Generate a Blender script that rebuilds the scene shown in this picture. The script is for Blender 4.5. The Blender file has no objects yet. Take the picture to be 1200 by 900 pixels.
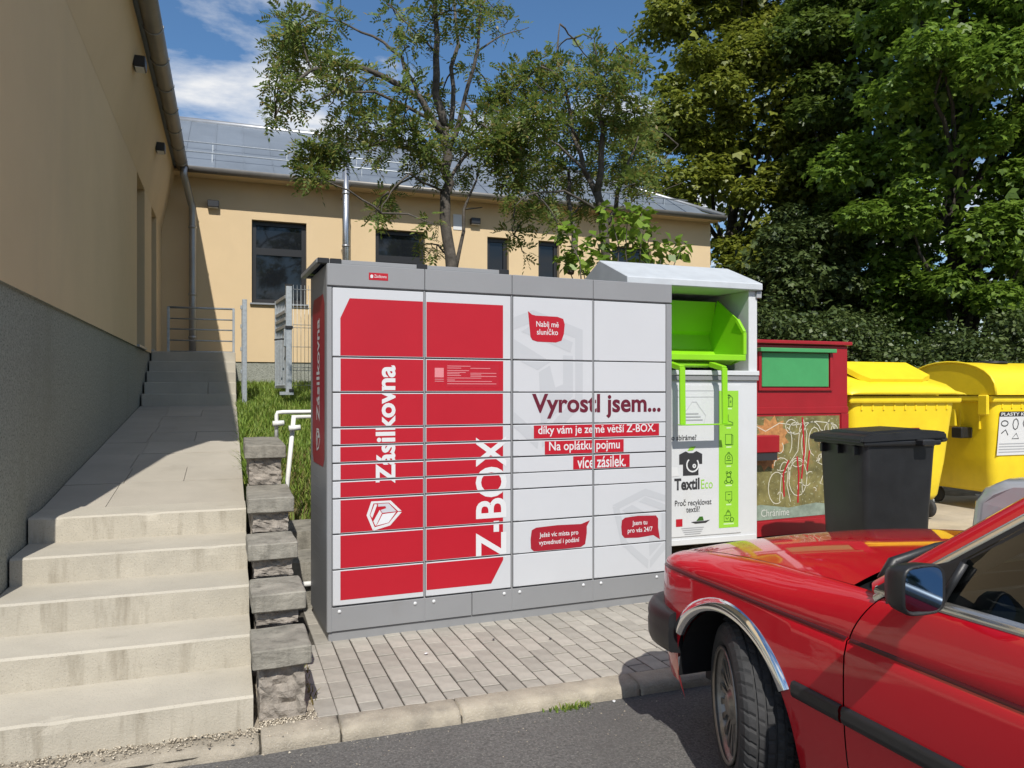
import bpy, bmesh, math, random
import numpy as np
from mathutils import Vector, Matrix

scene = bpy.context.scene
R = math.radians
random.seed(7)
rng = np.random.default_rng(11)

# ------------------------------------------------------------------ camera, sky, sun, exposure
YAW = R(20.25)
CAM = Vector((-0.102, -3.436, 1.424))
cd = bpy.data.cameras.new('camera')
cd.sensor_width = 36
cd.lens = 27.0
cd.shift_y = 8 / 1200
cd.clip_start = 0.05
cd.clip_end = 2000
cam = bpy.data.objects.new('camera', cd)
cam.location = CAM
cam.rotation_euler = (R(90), 0, -YAW)
scene.collection.objects.link(cam)
scene.camera = cam

SUN = Vector((0.175, 0.9, -1.0))          # way the light travels
world = bpy.data.worlds.new('World')
scene.world = world
world.use_nodes = True
wn = world.node_tree.nodes
wl = world.node_tree.links
wn.clear()
wo = wn.new('ShaderNodeOutputWorld')
bg = wn.new('ShaderNodeBackground')
bg.inputs['Strength'].default_value = 0.072
sky = wn.new('ShaderNodeTexSky')
sky.sky_type = 'NISHITA'
sky.sun_disc = False
sky.sun_elevation = math.atan2(1.0, math.hypot(SUN.x, SUN.y))
sky.sun_rotation = math.atan2(-SUN.x, -SUN.y)
sky.altitude = 300
sky.air_density = 1.0
sky.dust_density = 0.3
sky.ozone_density = 2.0
tc = wn.new('ShaderNodeTexCoord')
sx = wn.new('ShaderNodeSeparateXYZ')
wl.new(tc.outputs['Generated'], sx.inputs[0])
zc = wn.new('ShaderNodeMath'); zc.operation = 'MAXIMUM'; zc.inputs[1].default_value = 0.06
wl.new(sx.outputs['Z'], zc.inputs[0])
dx = wn.new('ShaderNodeMath'); dx.operation = 'DIVIDE'
dy = wn.new('ShaderNodeMath'); dy.operation = 'DIVIDE'
wl.new(sx.outputs['X'], dx.inputs[0]); wl.new(zc.outputs[0], dx.inputs[1])
wl.new(sx.outputs['Y'], dy.inputs[0]); wl.new(zc.outputs[0], dy.inputs[1])
cx = wn.new('ShaderNodeCombineXYZ')
wl.new(dx.outputs[0], cx.inputs[0]); wl.new(dy.outputs[0], cx.inputs[1])
cx.inputs[2].default_value = 4.7
cn = wn.new('ShaderNodeTexNoise')
cn.inputs['Scale'].default_value = 1.15
cn.inputs['Detail'].default_value = 9
cn.inputs['Roughness'].default_value = 0.58
cn.inputs['Distortion'].default_value = 0.25
wl.new(cx.outputs[0], cn.inputs['Vector'])
cr = wn.new('ShaderNodeValToRGB')
cr.color_ramp.elements[0].position = 0.47
cr.color_ramp.elements[0].color = (0.04, 0.04, 0.04, 1)
cr.color_ramp.elements[1].position = 0.63
cr.color_ramp.elements[1].color = (1, 1, 1, 1)
wl.new(cn.outputs['Fac'], cr.inputs[0])
mx = wn.new('ShaderNodeMix'); mx.data_type = 'RGBA'
mx.inputs[7].default_value = (12.0, 12.2, 12.5, 1)
wl.new(cr.outputs[0], mx.inputs[0])
hs_ = wn.new('ShaderNodeHueSaturation')
hs_.inputs['Saturation'].default_value = 1.28
hs_.inputs['Value'].default_value = 1.62
wl.new(sky.outputs[0], hs_.inputs['Color'])
wl.new(hs_.outputs[0], mx.inputs[6])
wl.new(mx.outputs[2], bg.inputs['Color'])
wl.new(bg.outputs[0], wo.inputs['Surface'])

sd = bpy.data.lights.new('sun', 'SUN')
sd.energy = 5.0
sd.angle = R(0.53)
sd.color = (1.0, 0.955, 0.88)
so = bpy.data.objects.new('sun', sd)
so.rotation_euler = SUN.to_track_quat('-Z', 'Y').to_euler()
so.location = (-4, -10, 14)
scene.collection.objects.link(so)

vs = scene.view_settings
vs.view_transform = 'Standard'
vs.look = 'None'
vs.exposure = 0.0
vs.gamma = 1.0
vs.use_curve_mapping = False
scene.cycles.max_bounces = 7
scene.cycles.diffuse_bounces = 4
scene.cycles.glossy_bounces = 4
scene.cycles.transmission_bounces = 6
scene.cycles.transparent_max_bounces = 12
scene.cycles.use_denoising = True
scene.cycles.sample_clamp_indirect = 6.0

# ------------------------------------------------------------------ helpers
def P(px, py, y):
    """point at site depth y on the sight line through photo position px,py (used for sizing trees and far things)"""
    a = (px - 600) / 900; b = (458 - py) / 900
    c, s = math.cos(YAW), math.sin(YAW)
    r = Vector((a * c + s, -a * s + c, b))
    return CAM + r * ((y - CAM.y) / r.y)

MATS = {}
def mat(name, col, rough=0.6, metal=0.0, var=0.0, vscale=6.0, bump=0.0, bscale=60.0, spec=0.5, coat=0.0,
        speck=None, detail=6.0, island=None, objrand=0.0, trans=0.0, stain=None, coords='Object', brough=0.6):
    if name in MATS:
        return MATS[name]
    m = bpy.data.materials.new(name)
    m.use_nodes = True
    nt = m.node_tree; n = nt.nodes; l = nt.links
    b = n['Principled BSDF']
    b.inputs['Roughness'].default_value = rough
    b.inputs['Metallic'].default_value = metal
    b.inputs['Specular IOR Level'].default_value = spec
    if coat:
        b.inputs['Coat Weight'].default_value = coat
        b.inputs['Coat Roughness'].default_value = 0.03
    t = n.new('ShaderNodeTexCoord')
    vec = t.outputs[coords]
    base = n.new('ShaderNodeRGB'); base.outputs[0].default_value = (*col, 1)
    out = base.outputs[0]
    def mixc(fac, a_, bcol, mode='MIX'):
        x = n.new('ShaderNodeMix'); x.data_type = 'RGBA'; x.blend_type = mode
        l.new(fac, x.inputs[0]) if not isinstance(fac, float) else x.inputs[0].__setattr__('default_value', fac)
        l.new(a_, x.inputs[6])
        if hasattr(bcol, 'links'):
            l.new(bcol, x.inputs[7])
        else:
            x.inputs[7].default_value = (*bcol, 1)
        return x.outputs[2]
    def noise(scale, det=6.0, rg=0.6, vec_=None):
        x = n.new('ShaderNodeTexNoise'); x.inputs['Scale'].default_value = scale
        x.inputs['Detail'].default_value = det; x.inputs['Roughness'].default_value = rg
        l.new(vec_ or vec, x.inputs['Vector'])
        return x.outputs['Fac']
    def ramp(f, a_, b_):
        x = n.new('ShaderNodeMapRange'); x.inputs[1].default_value = a_; x.inputs[2].default_value = b_
        l.new(f, x.inputs[0]); return x.outputs[0]
    if var:
        f = ramp(noise(vscale, detail), 0.3, 0.7)
        hi = tuple(min(1, c * (1 + var)) for c in col); lo = tuple(c * (1 - var) for c in col)
        a_ = n.new('ShaderNodeMix'); a_.data_type = 'RGBA'
        a_.inputs[6].default_value = (*lo, 1); a_.inputs[7].default_value = (*hi, 1)
        l.new(f, a_.inputs[0]); out = a_.outputs[2]
    if speck:                                     # (scale, threshold, colour, strength)
        sc_, th, sc, st = speck
        f = ramp(noise(sc_, 2.0, 0.5), th, th + 0.06)
        mm = n.new('ShaderNodeMath'); mm.operation = 'MULTIPLY'; mm.inputs[1].default_value = st
        l.new(f, mm.inputs[0])
        out = mixc(mm.outputs[0], out, sc)
    if stain:                                     # (scale vec, threshold, colour, strength): drips and dirt
        mp = n.new('ShaderNodeMapping'); mp.inputs['Scale'].default_value = stain[0]
        l.new(vec, mp.inputs['Vector'])
        f = ramp(noise(1.0, 7.0, 0.65, mp.outputs[0]), stain[1], stain[1] + 0.22)
        mm = n.new('ShaderNodeMath'); mm.operation = 'MULTIPLY'; mm.inputs[1].default_value = stain[3]
        l.new(f, mm.inputs[0])
        out = mixc(mm.outputs[0], out, stain[2])
    if island:
        g = n.new('ShaderNodeNewGeometry')
        cr_ = n.new('ShaderNodeValToRGB')
        els = cr_.color_ramp.elements
        for i, c in enumerate(island):
            p = i / (len(island) - 1)
            e = els[i] if i < 2 else els.new(p)
            e.position = p; e.color = (*c, 1)
        l.new(g.outputs['Random Per Island'], cr_.inputs[0])
        out = cr_.outputs[0]
    if objrand:
        oi = n.new('ShaderNodeObjectInfo')
        mr = n.new('ShaderNodeMapRange'); mr.inputs[3].default_value = 1 - objrand; mr.inputs[4].default_value = 1 + objrand
        l.new(oi.outputs['Random'], mr.inputs[0])
        hs = n.new('ShaderNodeHueSaturation'); l.new(mr.outputs[0], hs.inputs['Value']); l.new(out, hs.inputs['Color'])
        out = hs.outputs[0]
    l.new(out, b.inputs['Base Color'])
    if trans:
        tr = n.new('ShaderNodeBsdfTranslucent'); l.new(out, tr.inputs['Color'])
        ms = n.new('ShaderNodeMixShader'); ms.inputs[0].default_value = trans
        l.new(b.outputs[0], ms.inputs[1]); l.new(tr.outputs[0], ms.inputs[2])
        l.new(ms.outputs[0], n['Material Output'].inputs['Surface'])
    if bump:
        bp = n.new('ShaderNodeBump'); bp.inputs['Strength'].default_value = bump
        bp.inputs['Distance'].default_value = 0.01
        l.new(noise(bscale, 5.0, brough), bp.inputs['Height'])
        l.new(bp.outputs[0], b.inputs['Normal'])
    MATS[name] = m
    return m

COL = scene.collection
def link(o, parent=None):
    COL.objects.link(o)
    if parent is not None:
        o.parent = parent
    return o
def thing(name, label, cat, loc=(0, 0, 0), rz=0.0, group=None):
    o = bpy.data.objects.new(name, None)
    o.empty_display_size = 0.2
    o.location = loc; o.rotation_euler = (0, 0, rz)
    o['label'] = label; o['category'] = cat
    if group: o['group'] = group
    return link(o)
def tag(o, label, cat, group=None):
    o['label'] = label; o['category'] = cat
    if group: o['group'] = group
    return o
def structure(o):
    o['kind'] = 'structure'; return o
def stuff(o):
    o['kind'] = 'stuff'; return o
def finish(me, m, smooth):
    ms = m if isinstance(m, (list, tuple)) else [m]
    for x in ms: me.materials.append(x)
    if smooth:
        me.polygons.foreach_set('use_smooth', [True] * len(me.polygons))
    me.update()
def mk(name, verts, faces, m, parent=None, smooth=False, midx=None, loc=None):
    me = bpy.data.meshes.new(name)
    me.from_pydata([tuple(v) for v in verts], [], faces)
    finish(me, m, smooth)
    if midx: me.polygons.foreach_set('material_index', midx)
    o = bpy.data.objects.new(name, me)
    if loc: o.location = loc
    return link(o, parent)
def from_bm(name, bm, m, parent=None, smooth=False, recalc=True, loc=None):
    if recalc: bmesh.ops.recalc_face_normals(bm, faces=bm.faces[:])
    me = bpy.data.meshes.new(name); bm.to_mesh(me); bm.free()
    finish(me, m, smooth)
    o = bpy.data.objects.new(name, me)
    if loc: o.location = loc
    return link(o, parent)
def bbox(bm, x0, x1, y0, y1, z0, z1, bev=0.0, seg=1, rot=None):
    g = bmesh.ops.create_cube(bm, size=1)
    vs_ = g['verts']
    for v in vs_:
        v.co = Vector(((x0 + x1) / 2 + v.co.x * (x1 - x0), (y0 + y1) / 2 + v.co.y * (y1 - y0), (z0 + z1) / 2 + v.co.z * (z1 - z0)))
    if rot: bmesh.ops.transform(bm, matrix=rot, verts=vs_)
    if bev:
        es = list({e for v in vs_ for e in v.link_edges})
        bmesh.ops.bevel(bm, geom=es, offset=bev, segments=seg, affect='EDGES', profile=0.5)
def box(name, x0, x1, y0, y1, z0, z1, m, parent=None, bev=0.0, seg=1, smooth=False, loc=None):
    bm = bmesh.new(); bbox(bm, x0, x1, y0, y1, z0, z1, bev, seg)
    return from_bm(name, bm, m, parent, smooth, loc=loc)
def bprism(bm, pts, d0, d1, axis='y'):
    """closed prism: 2D outline pts (a,b) pushed from d0 to d1 along axis"""
    def co(a, b, d):
        return {'y': (a, d, b), 'x': (d, a, b), 'z': (a, b, d)}[axis]
    A = [bm.verts.new(co(a, b, d0)) for a, b in pts]
    B = [bm.verts.new(co(a, b, d1)) for a, b in pts]
    n = len(pts)
    bm.faces.new(A); bm.faces.new(B[::-1])
    for i in range(n):
        bm.faces.new((A[i], B[i], B[(i + 1) % n], A[(i + 1) % n]))
def prism(name, pts, d0, d1, axis, m, parent=None, smooth=False, bev=0.0, loc=None):
    bm = bmesh.new(); bprism(bm, pts, d0, d1, axis)
    if bev: bmesh.ops.bevel(bm, geom=bm.edges[:], offset=bev, segments=2, affect='EDGES', clamp_overlap=True)
    return from_bm(name, bm, m, parent, smooth, loc=loc)
def btube(bm, pts, rad, seg=8, cap=True):
    pts = [Vector(p) for p in pts]
    rr = rad if isinstance(rad, (list, tuple)) else [rad] * len(pts)
    rings = []
    up = Vector((0, 0, 1))
    prev = None
    for i, p in enumerate(pts):
        d = (pts[min(i + 1, len(pts) - 1)] - pts[max(i - 1, 0)]).normalized()
        if prev is None:
            a = d.cross(up)
            if a.length < 0.1: a = d.cross(Vector((0, 1, 0)))
            a.normalize()
        else:
            a = prev - d * prev.dot(d)
            a.normalize()
        prev = a
        b = d.cross(a)
        rings.append([bm.verts.new(p + (a * math.cos(t) + b * math.sin(t)) * rr[i]) for t in [2 * math.pi * k / seg for k in range(seg)]])
    for i in range(len(rings) - 1):
        for k in range(seg):
            bm.faces.new((rings[i][k], rings[i][(k + 1) % seg], rings[i + 1][(k + 1) % seg], rings[i + 1][k]))
    if cap:
        bm.faces.new(rings[0][::-1]); bm.faces.new(rings[-1])
def tube(name, pts, rad, m, parent=None, seg=8, loc=None):
    bm = bmesh.new(); btube(bm, pts, rad, seg)
    return from_bm(name, bm, m, parent, True, loc=loc)
def blathe(bm, prof, seg, origin=(0, 0, 0), axis='x', closed=False):
    """prof: (a along axis, r)"""
    rings = []
    ox, oy, oz = origin
    for a, r in prof:
        ring = []
        for k in range(seg):
            t = 2 * math.pi * k / seg
            c, s = math.cos(t) * r, math.sin(t) * r
            co = {'x': (a, c, s), 'y': (c, a, s), 'z': (c, s, a)}[axis]
            ring.append(bm.verts.new((co[0] + ox, co[1] + oy, co[2] + oz)))
        rings.append(ring)
    n = len(rings)
    for i in range(n if closed else n - 1):
        A, B = rings[i], rings[(i + 1) % n]
        for k in range(seg):
            bm.faces.new((A[k], A[(k + 1) % seg], B[(k + 1) % seg], B[k]))
    return rings
def lathe(name, prof, seg, m, parent=None, origin=(0, 0, 0), axis='z', smooth=True, caps=True):
    bm = bmesh.new(); r = blathe(bm, prof, seg, origin, axis)
    if caps:
        bm.faces.new(r[0][::-1]); bm.faces.new(r[-1])
    return from_bm(name, bm, m, parent, smooth)
def grid(name, rows, m, parent=None, smooth=True, flip=False, solid=0.0):
    """rows of points -> quad surface; solid adds thickness"""
    nr, nc = len(rows), len(rows[0])
    vs_ = [p for r in rows for p in r]
    fs = []
    for i in range(nr - 1):
        for j in range(nc - 1):
            f = (i * nc + j, i * nc + j + 1, (i + 1) * nc + j + 1, (i + 1) * nc + j)
            fs.append(f[::-1] if flip else f)
    o = mk(name, vs_, fs, m, parent, smooth)
    if solid:
        md = o.modifiers.new('thickness', 'SOLIDIFY'); md.thickness = solid; md.offset = 0
    return o
def raw_mesh(name, V, F, m, parent=None, smooth=False):
    """fast mesh from numpy: V (n,3), F (k,q) with constant q"""
    me = bpy.data.meshes.new(name)
    q = F.shape[1]
    me.vertices.add(len(V)); me.vertices.foreach_set('co', np.ascontiguousarray(V, dtype=np.float32).ravel())
    me.loops.add(F.size); me.loops.foreach_set('vertex_index', np.ascontiguousarray(F, dtype=np.int32).ravel())
    me.polygons.add(len(F)); me.polygons.foreach_set('loop_start', np.arange(0, F.size, q, dtype=np.int32))
    me.update(calc_edges=True)
    finish(me, m, smooth)
    o = bpy.data.objects.new(name, me)
    return link(o, parent)
def copy_tree(o, parent=None):
    c = o.copy(); COL.objects.link(c); c.parent = parent
    for ch in list(o.children): copy_tree(ch, c)
    return c

# flat print helpers: everything in (u, v) on a front that faces local -y
def text_bm(s, size, ox=0.0, oy=0.0, rot=False, sx_=1.0, bold=0.0, align='LEFT', fit=None):
    cu = bpy.data.curves.new('lettering', 'FONT')
    plain = s.replace('ě', 'e').replace('Ě', 'E')
    cu.body = plain; cu.size = size; cu.offset = bold; cu.align_x = align; cu.resolution_u = 4; cu.fill_mode = 'FRONT'
    o = bpy.data.objects.new('lettering', cu); COL.objects.link(o)
    dg = bpy.context.evaluated_depsgraph_get()
    me = bpy.data.meshes.new_from_object(o.evaluated_get(dg))
    bm = bmesh.new(); bm.from_mesh(me); bpy.data.meshes.remove(me)
    if plain != s:                              # the built-in font has no e with caron: set the caron by hand
        full = (min(v.co.x for v in bm.verts), max(v.co.x for v in bm.verts))
        def extent(t_):
            cu.body = t_; cu.align_x = 'LEFT'
            dg_ = bpy.context.evaluated_depsgraph_get(); dg_.update()
            m2 = bpy.data.meshes.new_from_object(o.evaluated_get(dg_))
            xs_ = [v.co.x for v in m2.vertices]; ys_ = [v.co.y for v in m2.vertices]
            bpy.data.meshes.remove(m2); return min(xs_), max(xs_), max(ys_)
        f0 = extent(plain)[0]; e0, e1, eh = extent('e')
        for i_, ch in enumerate(s):
            if ch != 'ě': continue
            xr = extent(plain[:i_ + 1])[1] - f0 + full[0]
            cx0 = xr - (e1 - e0) / 2; w_ = size * 0.13; y_ = eh + size * 0.06; h_ = size * 0.13; t_ = size * 0.075
            for pts in (((cx0 - w_, y_ + h_), (cx0 - w_ + t_ * 1.2, y_ + h_), (cx0 + t_ * .35, y_), (cx0 - t_ * .35, y_)), ((cx0 + w_, y_ + h_), (cx0 + w_ - t_ * 1.2, y_ + h_), (cx0 - t_ * .35, y_), (cx0 + t_ * .35, y_))):
                bm.faces.new([bm.verts.new((a_, b_, 0)) for a_, b_ in pts])
    bpy.data.objects.remove(o); bpy.data.curves.remove(cu)
    if fit and bm.verts:                       # fit = (length, height of tallest glyph)
        xs = [v.co.x for v in bm.verts]; ys = [v.co.y for v in bm.verts]
        x0, x1, y0, y1 = min(xs), max(xs), min(ys), max(ys)
        fx = fit[0] / (x1 - x0); fy = fit[1] / (y1 - y0) if fit[1] else fx
        for v in bm.verts:
            v.co.x = (v.co.x - x0) * fx; v.co.y = (v.co.y - (y0 if fit[1] else 0)) * fy
    for v in bm.verts:
        x, y = v.co.x * sx_, v.co.y
        v.co = Vector((ox - y, 0, oy + x)) if rot else Vector((ox + x, 0, oy + y))
    return bm
def poly_bm(polys):
    bm = bmesh.new()
    for p in polys:
        bm.faces.new([bm.verts.new((u, 0, v)) for u, v in p])
    return bm
def ribbon_bm(lines, w, closed=False):
    bm = bmesh.new()
    for ln in lines:
        cl = closed or (ln[0] == ln[-1] and len(ln) > 2)
        pts = [Vector((a, b)) for a, b in ln]
        if cl and (pts[0] - pts[-1]).length < 1e-6: pts = pts[:-1]
        n = len(pts); L = []
        for i in range(n):
            a = pts[(i - 1) % n] if (cl or i > 0) else pts[i]
            b = pts[(i + 1) % n] if (cl or i < n - 1) else pts[i]
            d = (b - a)
            if d.length < 1e-9: d = Vector((1, 0))
            d.normalize(); nn = Vector((-d.y, d.x)) * (w / 2)
            L.append((bm.verts.new((pts[i].x + nn.x, 0, pts[i].y + nn.y)), bm.verts.new((pts[i].x - nn.x, 0, pts[i].y - nn.y))))
        for i in range(n if cl else n - 1):
            a, b = L[i], L[(i + 1) % n]
            bm.faces.new((a[0], a[1], b[1], b[0]))
    return bm
def arc(cx_, cy_, r, a0, a1, n=10, ry=None):
    ry = ry or r
    return [(cx_ + r * math.cos(R(a0 + (a1 - a0) * i / n)), cy_ + ry * math.sin(R(a0 + (a1 - a0) * i / n))) for i in range(n + 1)]
def stick(name, bm, m, parent, d=0.001, side=None):
    """put a flat print in front of a face at local y=0 (or another plane through side matrix)"""
    for v in bm.verts: v.co.y -= d
    if side is not None: bmesh.ops.transform(bm, matrix=side, verts=bm.verts[:])
    return from_bm(name, bm, m, parent, recalc=False)
def clip(bm, u0, u1, v0, v1):
    b = bm.copy()
    for co, no in (((u0, 0, 0), (-1, 0, 0)), ((u1, 0, 0), (1, 0, 0)), ((0, 0, v0), (0, 0, -1)), ((0, 0, v1), (0, 0, 1))):
        if not b.verts: break
        bmesh.ops.bisect_plane(b, geom=b.verts[:] + b.edges[:] + b.faces[:], plane_co=co, plane_no=no, clear_outer=True)
    return b
def roughen(bm, amt, sc=9.0, seed=0.0, axis=None):
    from mathutils import noise
    for v in bm.verts:
        p = v.co * sc + Vector((seed, seed * 1.7, 0))
        d = Vector((noise.noise(p), noise.noise(p + Vector((31, 0, 0))), noise.noise(p + Vector((0, 57, 0)))))
        if axis: d = Vector([d[i] * axis[i] for i in range(3)])
        v.co += d * amt

# ------------------------------------------------------------------ materials
asphalt = mat('asphalt', (0.115, 0.110, 0.105), 0.92, var=0.42, vscale=70, detail=4.0, bump=1.0, bscale=95, speck=(120, 0.58, (0.24, 0.23, 0.21), 0.65), stain=((0.9, 0.9, 0.9), 0.5, (0.085, 0.081, 0.078), 0.6), coords='Object')
conc = mat('step_concrete', (0.425, 0.392, 0.325), 0.85, var=0.07, vscale=3.5, bump=0.2, bscale=90, stain=((4.0, 9.0, 0.9), 0.57, (0.31, 0.28, 0.225), 0.6), speck=(170, 0.62, (0.27, 0.245, 0.2), 0.6), objrand=0.05)
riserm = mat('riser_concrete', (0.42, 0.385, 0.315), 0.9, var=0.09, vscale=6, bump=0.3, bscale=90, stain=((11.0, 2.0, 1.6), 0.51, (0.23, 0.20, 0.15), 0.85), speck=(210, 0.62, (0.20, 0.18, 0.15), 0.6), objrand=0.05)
slabm = mat('slab_concrete', (0.40, 0.365, 0.305), 0.88, var=0.09, vscale=2.0, bump=0.25, bscale=90, stain=((3.5, 1.5, 2.5), 0.60, (0.27, 0.245, 0.20), 0.5), objrand=0.05)
capm = mat('cap_concrete', (0.24, 0.225, 0.19), 0.92, var=0.3, vscale=9, bump=0.6, bscale=60, stain=((16, 16, 3.0), 0.5, (0.085, 0.08, 0.065), 0.7), objrand=0.08)
splitm = mat('split_stone', (0.27, 0.24, 0.205), 0.95, var=0.35, vscale=22, bump=1.0, bscale=45)
kerbm = mat('kerb_concrete', (0.35, 0.31, 0.245), 0.92, var=0.25, vscale=7, bump=0.7, bscale=110, stain=((4, 4, 4), 0.57, (0.13, 0.12, 0.105), 0.75), speck=(160, 0.6, (0.46, 0.42, 0.36), 0.5), objrand=0.08)
paverm = mat('paver_concrete', (0.345, 0.322, 0.28), 0.92, var=0.16, vscale=9, bump=0.5, bscale=140, stain=((3, 3, 3), 0.6, (0.16, 0.145, 0.12), 0.5), objrand=0.13)
jointm = mat('joint_sand', (0.062, 0.055, 0.044), 1.0, var=0.35, vscale=25, bump=0.7, bscale=200)
sandm = mat('sandy_concrete', (0.42, 0.36, 0.27), 0.95, var=0.22, vscale=2.0, bump=0.6, bscale=80, speck=(60, 0.63, (0.25, 0.21, 0.15), 0.6))
soil = mat('soil', (0.16, 0.125, 0.075), 1.0, var=0.4, vscale=8, bump=1.0, bscale=50)
render_beige = mat('beige_render', (0.62, 0.475, 0.29), 0.93, var=0.04, vscale=1.2, bump=0.4, bscale=150, stain=((0.9, 0.9, 0.25), 0.58, (0.52, 0.41, 0.27), 0.5))
plinthm = mat('plinth_render', (0.29, 0.30, 0.26), 0.95, var=0.16, vscale=30, bump=1.0, bscale=75, speck=(85, 0.55, (0.12, 0.125, 0.11), 0.85), stain=((1.2, 1.2, 0.5), 0.55, (0.19, 0.20, 0.16), 0.6))
zinc = mat('zinc_sheet', (0.36, 0.37, 0.385), 0.42, 0.75, var=0.10, vscale=5, bump=0.05, bscale=20)
gutterm = mat('gutter_sheet', (0.24, 0.23, 0.215), 0.5, 0.5, var=0.12, vscale=4)
roofm = mat('roof_sheet', (0.165, 0.195, 0.235), 0.5, 0.2, var=0.12, vscale=1.4, bump=0.08, bscale=12, objrand=0.05)
galv = mat('galvanised_steel', (0.42, 0.45, 0.47), 0.45, 0.6, var=0.16, vscale=30)
frame_dark = mat('anthracite_frame', (0.018, 0.019, 0.022), 0.4)
glassm = mat('window_glass', (0.010, 0.012, 0.015), 0.04, spec=0.5)
blackpl = mat('black_plastic', (0.013, 0.0135, 0.015), 0.45, var=0.25, vscale=8, bump=0.06, bscale=120)
white_pipe = mat('white_paint_pipe', (0.75, 0.75, 0.73), 0.4, var=0.06, vscale=20)
L_grey = mat('locker_grey', (0.255, 0.26, 0.268), 0.5, 0.1, stain=((4, 4, 1.5), 0.6, (0.21, 0.205, 0.195), 0.5), bump=0.05, bscale=400, var=0.03, vscale=3)
L_dark = mat('locker_gap', (0.10, 0.10, 0.105), 0.7)
L_white = mat('locker_white', (0.515, 0.528, 0.55), 0.38, objrand=0.012, var=0.02, vscale=2.5, stain=((3, 3, 1.2), 0.62, (0.6, 0.59, 0.57), 0.3))
L_mark = mat('locker_pale_print', (0.455, 0.47, 0.492), 0.4)
L_red = mat('locker_red', (0.41, 0.010, 0.022), 0.45, spec=0.35, var=0.04, vscale=2.5)
L_dred = mat('locker_dark_red', (0.31, 0.012, 0.024), 0.42)
L_wine = mat('locker_wine_letters', (0.115, 0.006, 0.02), 0.45)
L_print = mat('print_white', (0.62, 0.63, 0.64), 0.42)
L_pink = mat('print_faint', (0.62, 0.22, 0.24), 0.45)
lime = mat('lime_paint', (0.235, 0.56, 0.012), 0.38, var=0.05, vscale=3)
lime_print = mat('lime_print', (0.27, 0.56, 0.04), 0.45)
w_paint = mat('white_sheet_paint', (0.57, 0.585, 0.60), 0.42, var=0.03, vscale=4, stain=((6, 6, 1.2), 0.6, (0.42, 0.39, 0.33), 0.35), bump=0.04, bscale=30)
roof_paint = mat('roof_white_paint', (0.47, 0.50, 0.53), 0.5, var=0.08, vscale=7, stain=((6, 6, 6), 0.62, (0.36, 0.36, 0.34), 0.5))
pr_dark = mat('print_dark', (0.03, 0.03, 0.033), 0.5)
pr_grey = mat('print_grey', (0.33, 0.34, 0.36), 0.5)
pr_dgreen = mat('print_dark_green', (0.03, 0.12, 0.01), 0.5)
red_sheet = mat('red_sheet_paint', (0.30, 0.010, 0.016), 0.4, var=0.08, vscale=5, bump=0.05, bscale=30)
green_flap = mat('green_flap', (0.055, 0.29, 0.10), 0.45, var=0.06, vscale=8)
yellow = mat('yellow_plastic', (0.80, 0.595, 0.016), 0.42, var=0.07, vscale=5, bump=0.10, bscale=25, stain=((4, 4, 1.5), 0.60, (0.42, 0.26, 0.02), 0.4))
rubber = mat('rubber', (0.028, 0.028, 0.029), 0.8, var=0.25, vscale=30, bump=0.15, bscale=90)
chrome = mat('chrome', (0.78, 0.79, 0.80), 0.07, 1.0)
alu = mat('alloy', (0.27, 0.25, 0.225), 0.38, 0.75, var=0.22, vscale=25)
interior = mat('car_interior', (0.028, 0.03, 0.034), 0.8)
bark = mat('bark', (0.085, 0.074, 0.062), 0.95, var=0.45, vscale=14, bump=1.0, bscale=35)
bark_d = mat('bark_dark', (0.055, 0.047, 0.038), 0.95, var=0.4, vscale=9, bump=1.0, bscale=22)

def glass_mat(name, tint, refl=0.12):
    m = bpy.data.materials.new(name); m.use_nodes = True
    n = m.node_tree.nodes; l = m.node_tree.links
    n.remove(n['Principled BSDF'])
    fr = n.new('ShaderNodeFresnel'); fr.inputs[0].default_value = 1.42
    tr = n.new('ShaderNodeBsdfTransparent'); tr.inputs[0].default_value = (*tint, 1)
    gl = n.new('ShaderNodeBsdfGlossy'); gl.inputs['Roughness'].default_value = 0.01
    ms = n.new('ShaderNodeMixShader')
    l.new(fr.outputs[0], ms.inputs[0]); l.new(tr.outputs[0], ms.inputs[1]); l.new(gl.outputs[0], ms.inputs[2])
    l.new(ms.outputs[0], n['Material Output'].inputs['Surface'])
    return m
carglass = glass_mat('car_glass', (0.34, 0.38, 0.36))
mirror_m = mat('mirror_glass', (0.11, 0.15, 0.21), 0.03, 1.0)

# ================================================================== SETTING
def sm(a, b, x):
    t = max(0, min(1, (x - a) / (b - a))); return t * t * (3 - 2 * t)
ROAD = -0.06
def yard_z(x, y):
    return 0.10 * sm(2.8, 4.3, x)
def bank_z(x, y):
    t = np.interp(y, [1.9, 2.6, 3.2, 4.2, 7.2, 10.3, 16], [0.0, 0.16, 0.42, 0.72, 1.22, 1.55, 1.6])
    return float(t)

# large ground sheet that reaches the horizon
g = 900
structure(mk('ground', [(-g, -g, ROAD - 0.35), (g, -g, ROAD - 0.35), (g, g, ROAD - 0.35), (-g, g, ROAD - 0.35)], [(0, 1, 2, 3)],
             mat('far_ground', (0.09, 0.10, 0.05), 1.0, var=0.4, vscale=0.2)))
# road
structure(box('road', -60, 60, -16, -0.14, ROAD - 0.3, ROAD, asphalt))
# yard behind the kerb where the bins stand
rows = []
for y in np.linspace(1.16, 6.2, 20):
    rows.append([(x, y, yard_z(x, y) - 0.012) for x in list(np.linspace(2.55, 6, 24)) + [8, 12, 20, 40]])
structure(grid('bin_yard', rows, sandm))
rows = []
for y in np.linspace(-0.0, 1.2, 6):
    rows.append([(x, y, yard_z(x, y) - 0.02) for x in list(np.linspace(2.75, 6, 24)) + [8, 12, 20, 40]])
structure(grid('bin_apron', rows, sandm))
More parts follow.
